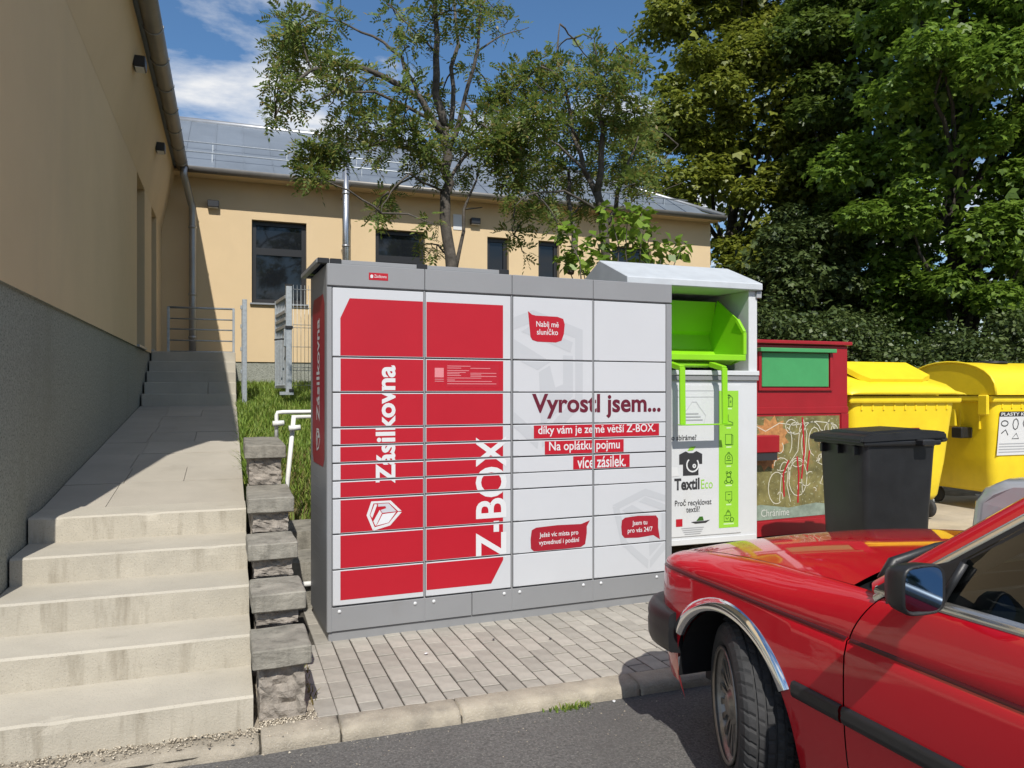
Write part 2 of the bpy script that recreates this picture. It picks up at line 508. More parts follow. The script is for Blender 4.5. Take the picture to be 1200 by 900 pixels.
# grass bank between the stairs, the locker and the far building
rows = []
from mathutils import noise as mnoise
for y in np.concatenate([np.linspace(1.62, 4.2, 40), np.linspace(4.4, 10.28, 40)]):
    row = []
    for x in np.linspace(0.02, 10.5, 70):
        z = bank_z(x, y)
        if x > 2.7:
            z *= 1 - 0.8 * sm(2.7, 6, x) * (1 - sm(5.5, 8, y))
        row.append((x, y, z + 0.03 * mnoise.noise(Vector((x * 3, y * 3, 0))) - 0.03))
    rows.append(row)
structure(grid('grass_bank', rows, soil))
structure(grid('bank_beyond', [[(x, y, 1.2 + 0.1 * mnoise.noise(Vector((x, y, 3)))) for x in np.linspace(10.4, 70, 30)] for y in np.linspace(6.15, 80, 20)],
               mat('lawn', (0.05, 0.075, 0.02), 1.0, var=0.4, vscale=1.5)))
structure(box('bank_edge', 10.4, 70, 6.1, 6.2, -0.4, 1.12, plinthm))

# pavement under and in front of the locker: single paving blocks
pv_bed = structure(box('pavement', 0.27, 3.0, 0.0, 2.2, -0.2, -0.0105, jointm))
def paver_mesh(w, l):
    bm = bmesh.new(); bbox(bm, -w / 2, w / 2, -l / 2, l / 2, -0.06, 0, 0.0028, 1)
    me = bpy.data.meshes.new('paver'); bm.to_mesh(me); bm.free(); me.materials.append(paverm); return me
pm_full, pm_half, pm_q = paver_mesh(0.0925, 0.187), paver_mesh(0.0925, 0.087), paver_mesh(0.0925, 0.137)
def lay(me, x, y, rz=0.0, bed=pv_bed):
    o = bpy.data.objects.new('paver', me)
    o.location = (x, y, -0.004 + random.uniform(-0.002, 0.002)); o.rotation_euler = (random.uniform(-.006, .006), random.uniform(-.008, .008), rz + random.uniform(-.006, .006))
    link(o, bed)
col = 0
x = 0.40
while x < 2.75:
    y = 0.10 if col % 2 else 0.0
    ys = 0.1 if col % 2 else 0.0
    if col % 2:
        if col % 4 == 1: lay(pm_half, x, 0.05)
        else: lay(pm_half, x, 0.05)
    yy = ys
    while yy < 1.75 if x < 0.6 else yy < 1.2:
        lay(pm_full, x, yy + 0.1); yy += 0.2
    x += 0.0995; col += 1
for k, yy in enumerate((0.06, 0.16, 0.26, 0.36, 0.46, 0.56, 0.66, 0.76, 0.86, 0.96)):
    if k % 2 == 0: lay(pm_full, 0.305, yy + 0.05)

# kerb stones
def kerb_stone(x0, x1, zt=0.0, seed=0.0, broken=0.0):
    bm = bmesh.new()
    n = 44
    prof = [(0.0, -0.2), (0.0, -0.004), (-0.008, 0.0), (-0.06, 0.0), (-0.112, -0.003), (-0.130, -0.010), (-0.140, -0.024), (-0.144, -0.05), (-0.147, -0.2)]
    rings = []
    for i in range(n + 1):
        xx = x0 + (x1 - x0) * i / n
        rr = []
        for (yy, zz) in prof:
            q = Vector((xx * 7 + seed, yy * 30, zz * 30))
            d = mnoise.noise(q) * 0.002 + mnoise.noise(q * 4) * 0.0025 + max(0, mnoise.noise(q * 1.6) - 0.35) * -0.016
            if broken: d += mnoise.noise(q * 0.7) * broken
            rr.append(bm.verts.new((xx, yy + (d if zz < -0.005 else 0), zz + zt + (d if -0.15 < zz else 0))))
        rings.append(rr)
    for i in range(n):
        for k in range(len(prof) - 1):
            bm.faces.new((rings[i][k], rings[i][k + 1], rings[i + 1][k + 1], rings[i + 1][k]))
    bm.faces.new(rings[0]); bm.faces.new(rings[-1][::-1])
    return bm
kerb = structure(box('kerb', -7.0, 20, -0.135, -0.01, -0.3, -0.035, jointm))
edges = [-7.0, -6.0, -5.0, -4.0, -3.0, -2.0, -1.0, 0.02, 0.345, 0.875, 1.78, 2.78, 3.78, 4.78, 5.78, 6.78]
for i in range(len(edges) - 1):
    br = 0.02 if edges[i + 1] < 0.1 else 0.0
    from_bm('kerb_stone', kerb_stone(edges[i] + 0.005, edges[i + 1] - 0.005, zt=-0.012 if br else 0.0, seed=i * 3.3, broken=br), kerbm, kerb, True)

# gravel and crumbs at the foot of the steps, on the kerb and the road
def crumbs(name, n, fn, s0, s1, m, flat=0.6):
    base = np.array([(1, 0, 0), (-0.5, 0.87, 0), (-0.5, -0.87, 0), (0.1, 0, 0.9)])
    fc = np.array([(0, 1, 3), (1, 2, 3), (2, 0, 3), (0, 2, 1)])
    V = []; F = []
    for i in range(n):
        p = fn(); s = rng.uniform(s0, s1); a = rng.uniform(0, 6.3)
        c, si = math.cos(a), math.sin(a)
        b = base * s * rng.uniform(0.6, 1.2, (4, 3)); b[:, 2] *= flat
        b = b @ np.array([[c, si, 0], [-si, c, 0], [0, 0, 1]])
        V.append(b + p); F.append(fc + 4 * i)
    return raw_mesh(name, np.concatenate(V), np.concatenate(F), m)
gravm = mat('gravel', (0.42, 0.36, 0.27), 0.95, island=[(0.20, 0.17, 0.13), (0.42, 0.36, 0.27), (0.58, 0.52, 0.42)])
def gp():
    x = rng.uniform(-2.6, 0.28); y = -abs(rng.normal(0, 0.055))
    return np.array([x, y - 0.0, -0.004 if y > -0.13 else ROAD])
stuff(crumbs('gravel', 1700, gp, 0.003, 0.011, gravm))
def gp2():
    x = rng.uniform(0.02, 0.26); y = rng.uniform(-0.02, 0.10) 
    return np.array([x, y, 0.0])
stuff(crumbs('gravel_at_wall_foot', 420, gp2, 0.003, 0.010, gravm))
def gp3():
    return np.array([rng.uniform(-1.5, 2.0), -0.15 - abs(rng.normal(0, 0.22)), ROAD])
stuff(crumbs('road_grit', 260, gp3, 0.002, 0.006, gravm))
structure(box('wall_foot_bed', -0.0, 0.27, -0.002, 2.2, -0.2, -0.008, mat('mortar_bed', (0.34, 0.295, 0.23), 1.0, var=0.3, vscale=20, bump=1.0, bscale=70)))

# weed in the kerb joint
def blades(name, n, fn, h0, h1, w, m, lean=0.5):
    V = np.zeros((n, 5, 3)); 
    for i in range(n):
        p = fn(); a = rng.uniform(0, 6.283); h = rng.uniform(h0, h1); le = rng.uniform(0.1, lean) * h
        d = np.array([math.cos(a), math.sin(a), 0]); s = np.array([-d[1], d[0], 0]) * w * rng.uniform(0.6, 1.3)
        V[i, 0] = p - s; V[i, 1] = p + s
        q = p + d * le * 0.35 + np.array([0, 0, h * 0.6])
        V[i, 2] = q + s * 0.75; V[i, 3] = q - s * 0.75
        V[i, 4] = p + d * le + np.array([0, 0, h])
    idx = np.arange(n)[:, None] * 5
    F = np.concatenate([idx + np.array([[0, 1, 2]]), idx + np.array([[0, 2, 3]]), idx + np.array([[3, 2, 4]])])
    return raw_mesh(name, V.reshape(-1, 3), F, m)
grassm = mat('grass_blades', (0.1, 0.16, 0.03), 0.6, island=[(0.10, 0.17, 0.02), (0.17, 0.27, 0.035), (0.24, 0.35, 0.05), (0.34, 0.36, 0.09)], trans=0.35)
drym = mat('dry_grass', (0.3, 0.24, 0.1), 0.8, island=[(0.12, 0.10, 0.03), (0.30, 0.23, 0.09), (0.17, 0.19, 0.05)], trans=0.3)
def wf():
    return np.array([1.40 + rng.normal(0, 0.06), -0.152 - abs(rng.normal(0, 0.02)), ROAD])
stuff(blades('weed', 110, wf, 0.010, 0.032, 0.004, grassm, 1.2))

# grass on the bank
def gf():
    while True:
        x = rng.uniform(0.03, 1.7); y = rng.uniform(2.75, 10.2)
        if y < 3.3 and rng.random() > 0.35: continue
        return np.array([x, y, bank_z(x, y) - 0.035])
stuff(blades('grass', 34000, gf, 0.04, 0.135, 0.0062, grassm, 0.9))
def gfd():
    x = rng.uniform(0.1, 1.4); y = rng.uniform(2.2, 4.6)
    return np.array([x, y, bank_z(x, y) - 0.03])
stuff(blades('dry_grass', 5000, gfd, 0.03, 0.12, 0.005, drym, 1.3))
def gedge():
    y = rng.uniform(2.7, 7.2); x = 0.01 + abs(rng.normal(0, 0.05))
    return np.array([x, y, max(bank_z(x, y), 0.66 + (y - 1.755) * 0.094) - 0.03])
stuff(blades('edge_grass', 1500, gedge, 0.04, 0.15, 0.006, grassm, 1.3))
def gfoot():
    y = rng.uniform(0.15, 1.5); x = 0.245 + abs(rng.normal(0, 0.02))
    return np.array([x, y, -0.005])
stuff(blades('foot_weeds', 90, gfoot, 0.01, 0.05, 0.004, drym, 1.2))
def gfe():
    x = rng.uniform(2.6, 10.2); y = rng.uniform(5.5, 10.2)
    return np.array([x, y, bank_z(x, y) - 0.04])
stuff(blades('grass_under_trees', 9000, gfe, 0.08, 0.3, 0.008, grassm, 0.9))

# ================================================================== LEFT BUILDING
XW = -1.15; YC = 0.70; YF = 10.3; EAVE = 5.0; PLT = 1.955
def opening_wall(name, u0, u1, v0, v1, holes, to3, m, parent, depth):
    """wall face with rectangular holes and their reveals; to3(u, v, d) -> point, d into the wall"""
    us = sorted({u0, u1, *[h[0] for h in holes], *[h[1] for h in holes]})
    vs2 = sorted({v0, v1, *[h[2] for h in holes], *[h[3] for h in holes]})
    V = []; F = []
    def q(pts):
        b = len(V); V.extend(pts); F.append(tuple(range(b, b + 4)))
    for i in range(len(us) - 1):
        for j in range(len(vs2) - 1):
            cu, cv = (us[i] + us[i + 1]) / 2, (vs2[j] + vs2[j + 1]) / 2
            if any(h[0] < cu < h[1] and h[2] < cv < h[3] for h in holes): continue
            q([to3(us[i], vs2[j], 0), to3(us[i + 1], vs2[j], 0), to3(us[i + 1], vs2[j + 1], 0), to3(us[i], vs2[j + 1], 0)])
    for a, b, c, d in holes:
        for (p, r) in (((a, c), (b, c)), ((b, c), (b, d)), ((b, d), (a, d)), ((a, d), (a, c))):
            q([to3(*p, 0), to3(*r, 0), to3(*r, depth), to3(*p, depth)])
    return mk(name, V, F, m, parent)

lb = thing('building', 'beige rendered building along the steps, its long side in shade', 'building', (XW, YC, 0))
def lw(p): return (p[0] - XW, p[1] - YC, p[2])
lholes = [(6.72, 7.62, 1.955, 4.045), (8.55, 9.35, 1.985, 4.045)]
opening_wall('wall', YC, YF, PLT, EAVE + 0.02, lholes, lambda u, v, d: lw((XW + 0.02 - d, u, v)), render_beige, lb, 0.16)
mk('front_wall', [lw(p) for p in [(XW + 0.02, YC, PLT), (-9, YC, PLT), (-9, YC, EAVE), (-5, YC, 7.4), (XW + 0.02, YC, EAVE + 0.02)]], [(0, 1, 2, 3, 4)], render_beige, lb)
mk('back_wall', [lw(p) for p in [(-9, YC, -0.1), (-9, 18, -0.1), (-9, 18, EAVE), (-9, YC, EAVE)]], [(0, 1, 2, 3)], render_beige, lb)
mk('plinth', [lw(p) for p in [(XW, YC + 0.02, -0.2), (XW, YF, -0.2), (XW, YF, PLT), (XW, YC + 0.02, PLT), (-9, YC + 0.02, -0.2), (-9, YC + 0.02, PLT), (XW + 0.02, YC, PLT), (XW + 0.02, YF, PLT), (-9, YC, PLT)]],
   [(0, 1, 2, 3), (0, 3, 5, 4), (3, 2, 7, 6), (5, 3, 6, 8)], plinthm, lb)
for h in lholes:
    w = box('window', *[0, 0.03], h[0] - YC, h[1] - YC, h[2], h[3], frame_dark, lb, loc=(-0.15, 0, 0))
    box('pane', -0.105, -0.100, h[0] - YC + 0.07, h[1] - YC - 0.07, h[2] + 0.08, h[3] - 0.08, glassm, w, loc=(0.133, 0, 0))
    box('sill', 0, 0.20, h[0] - YC, h[1] - YC, h[2] - 0.0, h[2] + 0.025, zinc, w, loc=(0.0, 0, 0))
# roof slope with soffit board and gutter
XE = -0.80
bm = bmesh.new()
bprism(bm, [lw((x_, 0, z_))[::2] for x_, z_ in [(XE + 0.02, EAVE + 0.02), (XE + 0.02, EAVE + 0.10), (-5, 7.62), (-9.4, 5.06), (-9.4, 4.98), (-5, 7.54), (XW + 0.02, EAVE + 0.14), (XW + 0.021, EAVE + 0.02)]], -0.12, 17.0, 'y')
from_bm('roof', bm, roofm, lb)
mk('cornice', [lw(p) for p in [(XW + 0.021, YC + 0.001, 4.05), (-0.925, YC + 0.001, 4.985), (-0.925, YF - 0.001, 4.985), (XW + 0.021, YF - 0.001, 4.05), (XW + 0.021, YC + 0.001, 4.985)]], [(0, 1, 2, 3), (0, 4, 1)], render_beige, lb)
def half_round(name, a, b, r, m, parent, n=10):
    a, b = Vector(a), Vector(b)
    d = (b - a).normalized(); s = d.cross(Vector((0, 0, 1))).normalized()
    rows = []
    for e in (a, b):
        rows.append([e + s * math.cos(t) * r - Vector((0, 0, 1)) * math.sin(t) * r for t in np.linspace(-0.15, math.pi + 0.15, n + 1)])
    return grid(name, rows, m, parent, True, solid=0.006)
gut = half_round('gutter', lw((XE, YC - 0.12, EAVE + 0.03)), lw((XE, YF - 0.32, EAVE + 0.03)), 0.085, gutterm, lb)
bm = bmesh.new()
for t in np.linspace(-0.1, math.pi + 0.1, 14): pass
def bracket(y):
    pts = [lw((XE + math.cos(t) * 0.092, y, EAVE + 0.03 - math.sin(t) * 0.092)) for t in np.linspace(-0.1, math.pi + 0.1, 12)]
    return tube('gutter_bracket', pts, 0.008, zinc, gut, 6)
for y in np.arange(1.0, 9.9, 0.78): bracket(y)
# downpipe in the inner corner with swan neck
dpx = -0.657
DY = 10.16
tube('downpipe', [lw(p) for p in [(XE + 0.03, 9.75, EAVE - 0.03), (XE + 0.03, 9.76, EAVE - 0.16), (XE + 0.07, 9.88, EAVE - 0.30), (dpx - 0.04, DY - 0.06, EAVE - 0.44), (dpx, DY, EAVE - 0.58), (dpx, DY, 4.0), (dpx, DY, 2.9), (dpx, DY, 1.99)]], 0.056, zinc, lb, 12)
for z in (4.1, 3.0, 2.3):
    lathe('pipe_clip', [(z - 0.02, 0.064), (z + 0.02, 0.064)], 14, zinc, lb, lw((dpx, DY, 0)), 'z')
def wall_lamp(parent, loc, rz=0.0):
    o = box('wall_lamp', -0.09, 0.09, -0.11, 0.0, -0.055, 0.055, frame_dark, parent, 0.008, loc=loc)
    o.rotation_euler[2] = rz
    box('lamp_lens', -0.075, 0.075, -0.095, -0.015, -0.062, -0.056, L_print, o)
    return o
def on_left(px, py):
    a = (px - 600) / 900; b = (458 - py) / 900; c, s = math.cos(YAW), math.sin(YAW)
    r = Vector((a * c + s, -a * s + c, b)); q = CAM
    for x_ in np.arange(-0.90, -1.14, -0.002):           # meet the sloping cornice
        q = CAM + r * ((x_ - CAM.x) / r.x)
        if x_ <= (XW + 0.021 if q.z < 4.05 else XW + 0.021 + (q.z - 4.05) / 0.935 * 0.204): break
    return q
for px, py in ((157, 74), (183, 173)):
    p = on_left(px, py); wall_lamp(lb, lw(p), R(90))

# ================================================================== FAR BUILDING
fb = thing('building', 'beige single storey building with grey metal roof facing the camera', 'building', (4.0, YF, 1.5))
def fw(p): return (p[0] - 4.0, p[1] - YF, p[2] - 1.5)
XR = 9.42; ZS = 2.92; ZT = 4.33
fholes = [(0.265, 1.165, ZS, ZT), (2.362, 3.268, ZS, ZT), (4.469, 4.90, ZS, ZT), (5.51, 5.95, ZS, ZT), (7.1, 8.0, ZS, ZT)]
opening_wall('wall', XW - 0.1, XR, 1.915, 5.0, fholes, lambda u, v, d: fw((u, YF + d, v)), render_beige, fb, 0.14)
mk('end_wall', [fw(p) for p in [(XR, YF, 1.915), (XR, YF + 7, 1.915), (XR, YF + 7, 5.0), (XR, YF, 5.0)]], [(0, 1, 2, 3)], render_beige, fb)
mk('plinth', [fw(p) for p in [(XW, YF + 0.02, 0.3), (XR - 0.02, YF + 0.02, 0.3), (XR - 0.02, YF + 0.02, 1.915), (XW, YF + 0.02, 1.915), (XR - 0.02, YF + 7, 0.3), (XR - 0.02, YF + 7, 1.915), (XW, YF, 1.916), (XR, YF, 1.916)]],
   [(0, 1, 2, 3), (1, 4, 5, 2), (3, 2, 7, 6)], plinthm, fb)
for i, (a, b, c, d) in enumerate(fholes):
    y0 = YF + 0.10
    bm = bmesh.new()
    fwid = 0.075
    for (p, q, r_, s_) in ((a, b, c, c + fwid), (a, b, d - fwid, d), (a, a + fwid, c + fwid, d - fwid), (b - fwid, b, c + fwid, d - fwid)):
        bbox(bm, *[v for v in (fw((p, 0, 0))[0], fw((q, 0, 0))[0])], fw((0, y0, 0))[1], fw((0, y0 + 0.07, 0))[1], r_ - 1.5, s_ - 1.5)
    if i in (0, 1, 4):
        zm = c + (d - c) * 0.635
        bbox(bm, fw((a + fwid, 0, 0))[0], fw((b - fwid, 0, 0))[0], fw((0, y0 + 0.004, 0))[1], fw((0, y0 + 0.066, 0))[1], zm - 0.06 - 1.5, zm + 0.06 - 1.5)
    wdw = from_bm('window', bm, frame_dark, fb)
    panes = [(c + fwid, zm - 0.06), (zm + 0.06, d - fwid)] if i in (0, 1, 4) else [(c + fwid, d - fwid)]
    for (r_, s_) in panes:
        box('pane', fw((a + fwid, 0, 0))[0], fw((b - fwid, 0, 0))[0], fw((0, y0 + 0.03, 0))[1], fw((0, y0 + 0.04, 0))[1], r_ - 1.5, s_ - 1.5, glassm, wdw)
    box('sill', fw((a - 0.03, 0, 0))[0], fw((b + 0.03, 0, 0))[0], fw((0, YF - 0.05, 0))[1], fw((0, y0, 0))[1], c - 0.03 - 1.5, c - 0.003 - 1.5, zinc, wdw)
# papers standing behind the first window
pp = thing('paper_card', 'small white card standing behind the leftmost far window', 'card', (0.50, YF + 0.137, 3.0))
box('sheet', -0.045, 0.045, -0.003, 0.0, 0.02, 0.14, L_print, pp); box('lower_sheet', -0.04, 0.04, -0.006, -0.0035, 0.03, 0.07, L_pink, pp)
# hip roof from single sheets with standing seams
EO = 0.36
ye = YF - EO; xe = XR + 0.09; h = 2.95; yr = ye + h; zr = 6.72; ze = 5.03
rf = mk('roof', [fw(p) for p in [(-3.0, ye + 0.02, ze - 0.03), (xe, ye + 0.02, ze - 0.03), (xe, yr + h, ze - 0.03), (-3.0, yr + h, ze - 0.03), (xe - h, yr, zr - 0.03), (-3.0, yr, zr - 0.03)]],
        [(0, 1, 4, 5), (1, 2, 4), (2, 3, 5, 4), (0, 3, 2, 1), (0, 5, 3)], roofm, fb)
sw = 0.47
xs = np.arange(-2.2, xe + 0.01, sw)
for i in range(len(xs) - 1):
    a, b = xs[i] + 0.006, xs[i + 1] - 0.006
    def top(x_): return 1.0 if x_ < xe - h else (xe - x_) / h
    rowsn = 3
    for k in range(rowsn):
        f0, f1 = k / rowsn, (k + 1) / rowsn
        pts = []
        for x_ in (a, b):
            t0, t1 = min(f0, top(x_)), min(f1 - 0.006, top(x_))
            pts.append((x_, t0, t1))
        if pts[0][2] - pts[0][1] < 0.02: continue
        def rp(x_, t, o_): return fw((x_, ye + h * t, ze + (zr - ze) * t + o_))
        V = [rp(a, pts[0][1], 0.004), rp(b, pts[1][1], 0.004), rp(b, pts[1][2], 0.010), rp(a, pts[0][2], 0.010)]
        V += [rp(a, pts[0][1], -0.02), rp(b, pts[1][1], -0.02), rp(b, pts[1][2], -0.02), rp(a, pts[0][2], -0.02)]
        mk('roof_sheet', V, [(0, 1, 2, 3), (0, 4, 5, 1), (1, 5, 6, 2), (3, 2, 6, 7), (0, 3, 7, 4)], roofm, rf)
    tp = top(xs[i])
    mk('seam', [fw((xs[i] + dx_, ye + h * t, ze + (zr - ze) * t + o_)) for t in (0, tp) for dx_, o_ in ((-0.009, 0), (-0.009, 0.024), (0.009, 0.024), (0.009, 0))],
       [(0, 1, 5, 4), (1, 2, 6, 5), (2, 3, 7, 6), (0, 3, 2, 1)], roofm, rf)
tube('ridge_cap', [fw((-3.0, yr, zr + 0.0)), fw((xe - h, yr, zr + 0.0))], 0.07, zinc, rf, 8)
tube('hip_cap', [fw((xe - h, yr, zr + 0.0)), fw((xe, ye, ze + 0.02))], 0.045, zinc, rf, 8)
for t in (0.13, 0.33):
    pts = [fw((x_, ye + h * t, ze + (zr - ze) * t + 0.14)) for x_ in (-2.0, xe - h * t - 0.25)]
    tube('snow_guard', pts, 0.013, galv, rf, 6)
    for x_ in np.arange(-1.6, xe - h * t - 0.3, 1.24):
        mk('guard_bracket', [fw((x_ + d_, ye + h * t + e_, ze + (zr - ze) * (t + e_ / h) + o_)) for d_ in (-0.007, 0.007) for e_, o_ in ((0, 0.155), (0.02, 0.155), (0.06, 0.0), (0.0, 0.0))],
           [(0, 1, 2, 3), (7, 6, 5, 4), (0, 4, 5, 1), (1, 5, 6, 2), (3, 2, 6, 7), (0, 3, 7, 4)], galv, rf)
half_round('gutter', fw((-0.8, ye - 0.03, ze - 0.02)), fw((xe, ye - 0.03, ze - 0.02)), 0.075, gutterm, fb)
box('soffit', fw((-1.1, 0, 0))[0], fw((xe - 0.02, 0, 0))[0], fw((0, ye + 0.03, 0))[1], -0.004, ze - 0.08 - 1.5, ze - 0.035 - 1.5, render_beige, fb)
# steel flue that climbs the facade and passes the eave
fl = tube('flue', [fw((1.78, YF - 0.42, 1.9)), fw((1.78, YF - 0.42, 4.0)), fw((1.78, YF - 0.42, 5.55))], 0.062, mat('flue_steel', (0.5, 0.51, 0.53), 0.25, 0.9), fb, 14)
for z in (2.6, 3.9, 4.8):
    lathe('flue_band', [(z - 0.02 - 1.5, 0.068), (z + 0.02 - 1.5, 0.068)], 14, zinc, fl, fw((1.78, YF - 0.42, 1.5)), 'z')
    box('flue_bracket', fw((1.76, 0, 0))[0], fw((1.80, 0, 0))[0], -0.37, 0.0, z - 0.012 - 1.5, z + 0.012 - 1.5, zinc, fl)
for px, py in ((250, 240), (556, 260)):
    p = P(px, py, YF); wall_lamp(fb, fw(p))
box('notice_plate', fw(P(531, 252, YF))[0], fw(P(541, 252, YF))[0], -0.012, -0.002, fw(P(531, 269, YF))[2], fw(P(531, 251, YF))[2], L_print, fb)

# ================================================================== STAIRS
st = thing('staircase', 'light concrete stairs with sloping landing up along the left building', 'stairs', (-0.58, 0.0, 0.0))
def sl(p): return (p[0] + 0.58, p[1], p[2])
Y0 = [0.0, 0.375, 0.71, 1.07, 1.455]
Z0 = [0.131, 0.281, 0.434, 0.576, 0.72]
for i in range(5):
    z0 = -0.1 if i == 0 else Z0[i - 1] - 0.08
    y1 = (Y0[i + 1] + 0.06) if i < 4 else Y0[i] + 0.30
    xl = -3.2 if i == 0 else XW + 0.012
    if i in (1, 2): xl = -2.4 if i == 1 else XW + 0.012
    bm = bmesh.new()
    pts = [(Y0[i], z0), (Y0[i], Z0[i] - 0.05), (Y0[i], Z0[i] - 0.010), (Y0[i] + 0.010, Z0[i]), (Y0[i] + 0.05, Z0[i]), (y1, Z0[i] + 0.004), (y1, z0)]
    if YC > Y0[i] and i < 2:
        pass
    else:
        xl = XW + 0.012
    # slice the long block so that its edges can wander a little
    n = 80
    rings = []
    for k in range(n + 1):
        chip = max(0.0, mnoise.noise(Vector((xl + (-0.004 - xl) * k / n * 6.0, i * 7.3, 2.0))) - 0.22) * 0.022
        xx = xl + (-0.004 - xl) * k / n
        rings.append([bm.verts.new(sl((xx, yy + 0.002 * mnoise.noise(Vector((xx * 4, zz * 30, i))) + (chip if j_ in (2, 3) else 0), zz + 0.0025 * mnoise.noise(Vector((xx * 3, yy * 9, i + 5))) - (chip if j_ in (2, 3) else 0)))) for j_, (yy, zz) in enumerate(pts)])
    for k in range(n):
        for j in range(len(pts)):
            bm.faces.new((rings[k][j], rings[k][(j + 1) % len(pts)], rings[k + 1][(j + 1) % len(pts)], rings[k + 1][j]))
    bm.faces.new(rings[0]); bm.faces.new(rings[-1][::-1])
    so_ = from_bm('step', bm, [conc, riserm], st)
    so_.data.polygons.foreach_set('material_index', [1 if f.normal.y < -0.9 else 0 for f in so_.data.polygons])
# sloping landing of slabs
def rz_(y): return 0.722 + (1.235 - 0.722) * (y - 1.755) / (7.19 - 1.755)
ybr = [1.757, 2.45, 3.0, 3.62, 4.24, 4.86, 5.48, 6.1, 6.72, 7.2]
for i in range(len(ybr) - 1):
    a, b = ybr[i] + 0.003, ybr[i + 1] - 0.003
    splits = [XW + 0.008, -0.80 + 0.02 * (i % 2), -0.40, -0.006] if i % 3 == 1 else [XW + 0.008, -0.80 + 0.02 * (i % 2), -0.006]
    for k in range(len(splits) - 1):
        x0, x1 = splits[k] + 0.002, splits[k + 1] - 0.002
        dz = random.uniform(-0.003, 0.003)
        V = [sl((x, y, rz_(y) + dz)) for y in (a, b) for x in (x0, x1)] + [sl((x, y, rz_(y) - 0.09)) for y in (a, b) for x in (x0, x1)]
        mk('slab', V, [(0, 1, 3, 2), (0, 4, 5, 1), (1, 5, 7, 3), (2, 3, 7, 6), (0, 2, 6, 4)], slabm, st)
mk('slab_bed', [sl(p) for p in [(XW + 0.01, 1.757, 0.66), (-0.008, 1.757, 0.66), (-0.008, 7.2, 1.19), (XW + 0.01, 7.2, 1.19), (-0.008, 1.757, -0.1), (-0.008, 7.2, -0.1)]], [(0, 1, 2, 3), (1, 4, 5, 2)], jointm, st)
for i in range(5):
    y0 = 7.19 + 0.33 * i; z1 = 1.235 + 0.15 * (i + 1)
    y1 = y0 + 0.33 if i < 4 else YF - 0.02
    xsx = [XW + 0.02, -0.006] if i != 1 else [XW + 0.02, -0.36, -0.006]
    for k in range(len(xsx) - 1):
        box('step', xsx[k] + 0.58 + 0.002, xsx[k + 1] + 0.58 - 0.002, y0 + 0.003, y1 + 0.03, z1 - 0.16, z1, conc, st, 0.006)
box('landing_block', XW + 0.60, -0.01 + 0.58, 8.55, YF - 0.02, 0.9, 1.8, conc, st)

# stepped low wall at the side of the stairs: caps on split-face blocks
sw_ = thing('stepped_wall', 'low stepped wall of grey cap stones on rough split blocks beside the stairs', 'wall', (0.12, 0.0, 0.0))
def block_rough(name, x0, x1, y0, y1, z0, z1, m, parent, amt=0.016, seed=0.0, n=9):
    bm = bmesh.new()
    bbox(bm, x0, x1, y0, y1, z0, z1)
    bmesh.ops.subdivide_edges(bm, edges=bm.edges[:], cuts=n, use_grid_fill=True)
    roughen(bm, amt, 22.0, seed, (0.5, 1.0, 0.1)); roughen(bm, amt * 0.7, 55.0, seed + 9, (0.5, 1.0, 0.1))
    return from_bm(name, bm, m, parent, False)
# (front y, back y, top z)
capd = [(0.0, 0.335, 0.318), (0.335, 0.675, 0.470), (0.675, 1.01, 0.642), (1.00, 1.62, 0.834), (1.62, 2.55, 1.083)]
for i, (a, b, zt) in enumerate(capd):
    bm = bmesh.new()
    bbox(bm, -0.128, 0.118, a, b, zt - 0.084, zt)
    bmesh.ops.subdivide_edges(bm, edges=bm.edges[:], cuts=5, use_grid_fill=True)
    es = [e for e in bm.edges if len(e.link_faces) == 2 and e.calc_face_angle(0) > 1.0]
    bmesh.ops.bevel(bm, geom=es, offset=0.006, segments=1, affect='EDGES')
    roughen(bm, 0.0035, 9.0, i * 4.1); roughen(bm, 0.0022, 40.0, i * 7.7)
    jx, jr = random.uniform(-0.008, 0.008), random.uniform(-0.02, 0.02)
    bmesh.ops.transform(bm, matrix=Matrix.Translation((jx, (a + b) / 2, zt)) @ Matrix.Rotation(jr, 4, 'Z') @ Matrix.Rotation(random.uniform(-0.015, 0.015), 4, 'Y') @ Matrix.Translation((0, -(a + b) / 2, -zt)), verts=bm.verts[:])
    from_bm('cap_stone', bm, capm, sw_)
    z0 = -0.05 if i == 0 else capd[i - 1][2] - 0.002
    for k, (y0, y1) in enumerate([(a + 0.045, b - 0.02)] if i < 4 else [(a + 0.045, a + 0.5), (a + 0.51, b)]):
        block_rough('split_block', -0.098, 0.092, y0, y1, z0, zt - 0.086, splitm, sw_, 0.018, i * 5.3 + k)
    if i > 0:
        block_rough('lower_block', -0.094, 0.088, a + 0.06, b - 0.03, -0.1, z0 - 0.09, splitm, sw_, 0.012, i * 9.3, 5)
# grey kerb blocks in the gap between wall and locker
for j, (a, b, z0, zt) in enumerate([(1.75, 2.2, 0.0, 0.30), (2.22, 2.75, 0.1, 0.42)]):
    o = block_rough('edging_block', 0.26, 0.55 + 0.35 * j, a, b, z0 - 0.2, zt, capm, None, 0.008, j + 40, 6)
    tag(o, ['lower', 'upper'][j] + ' grey concrete edging block between stepped wall and parcel locker', 'block')
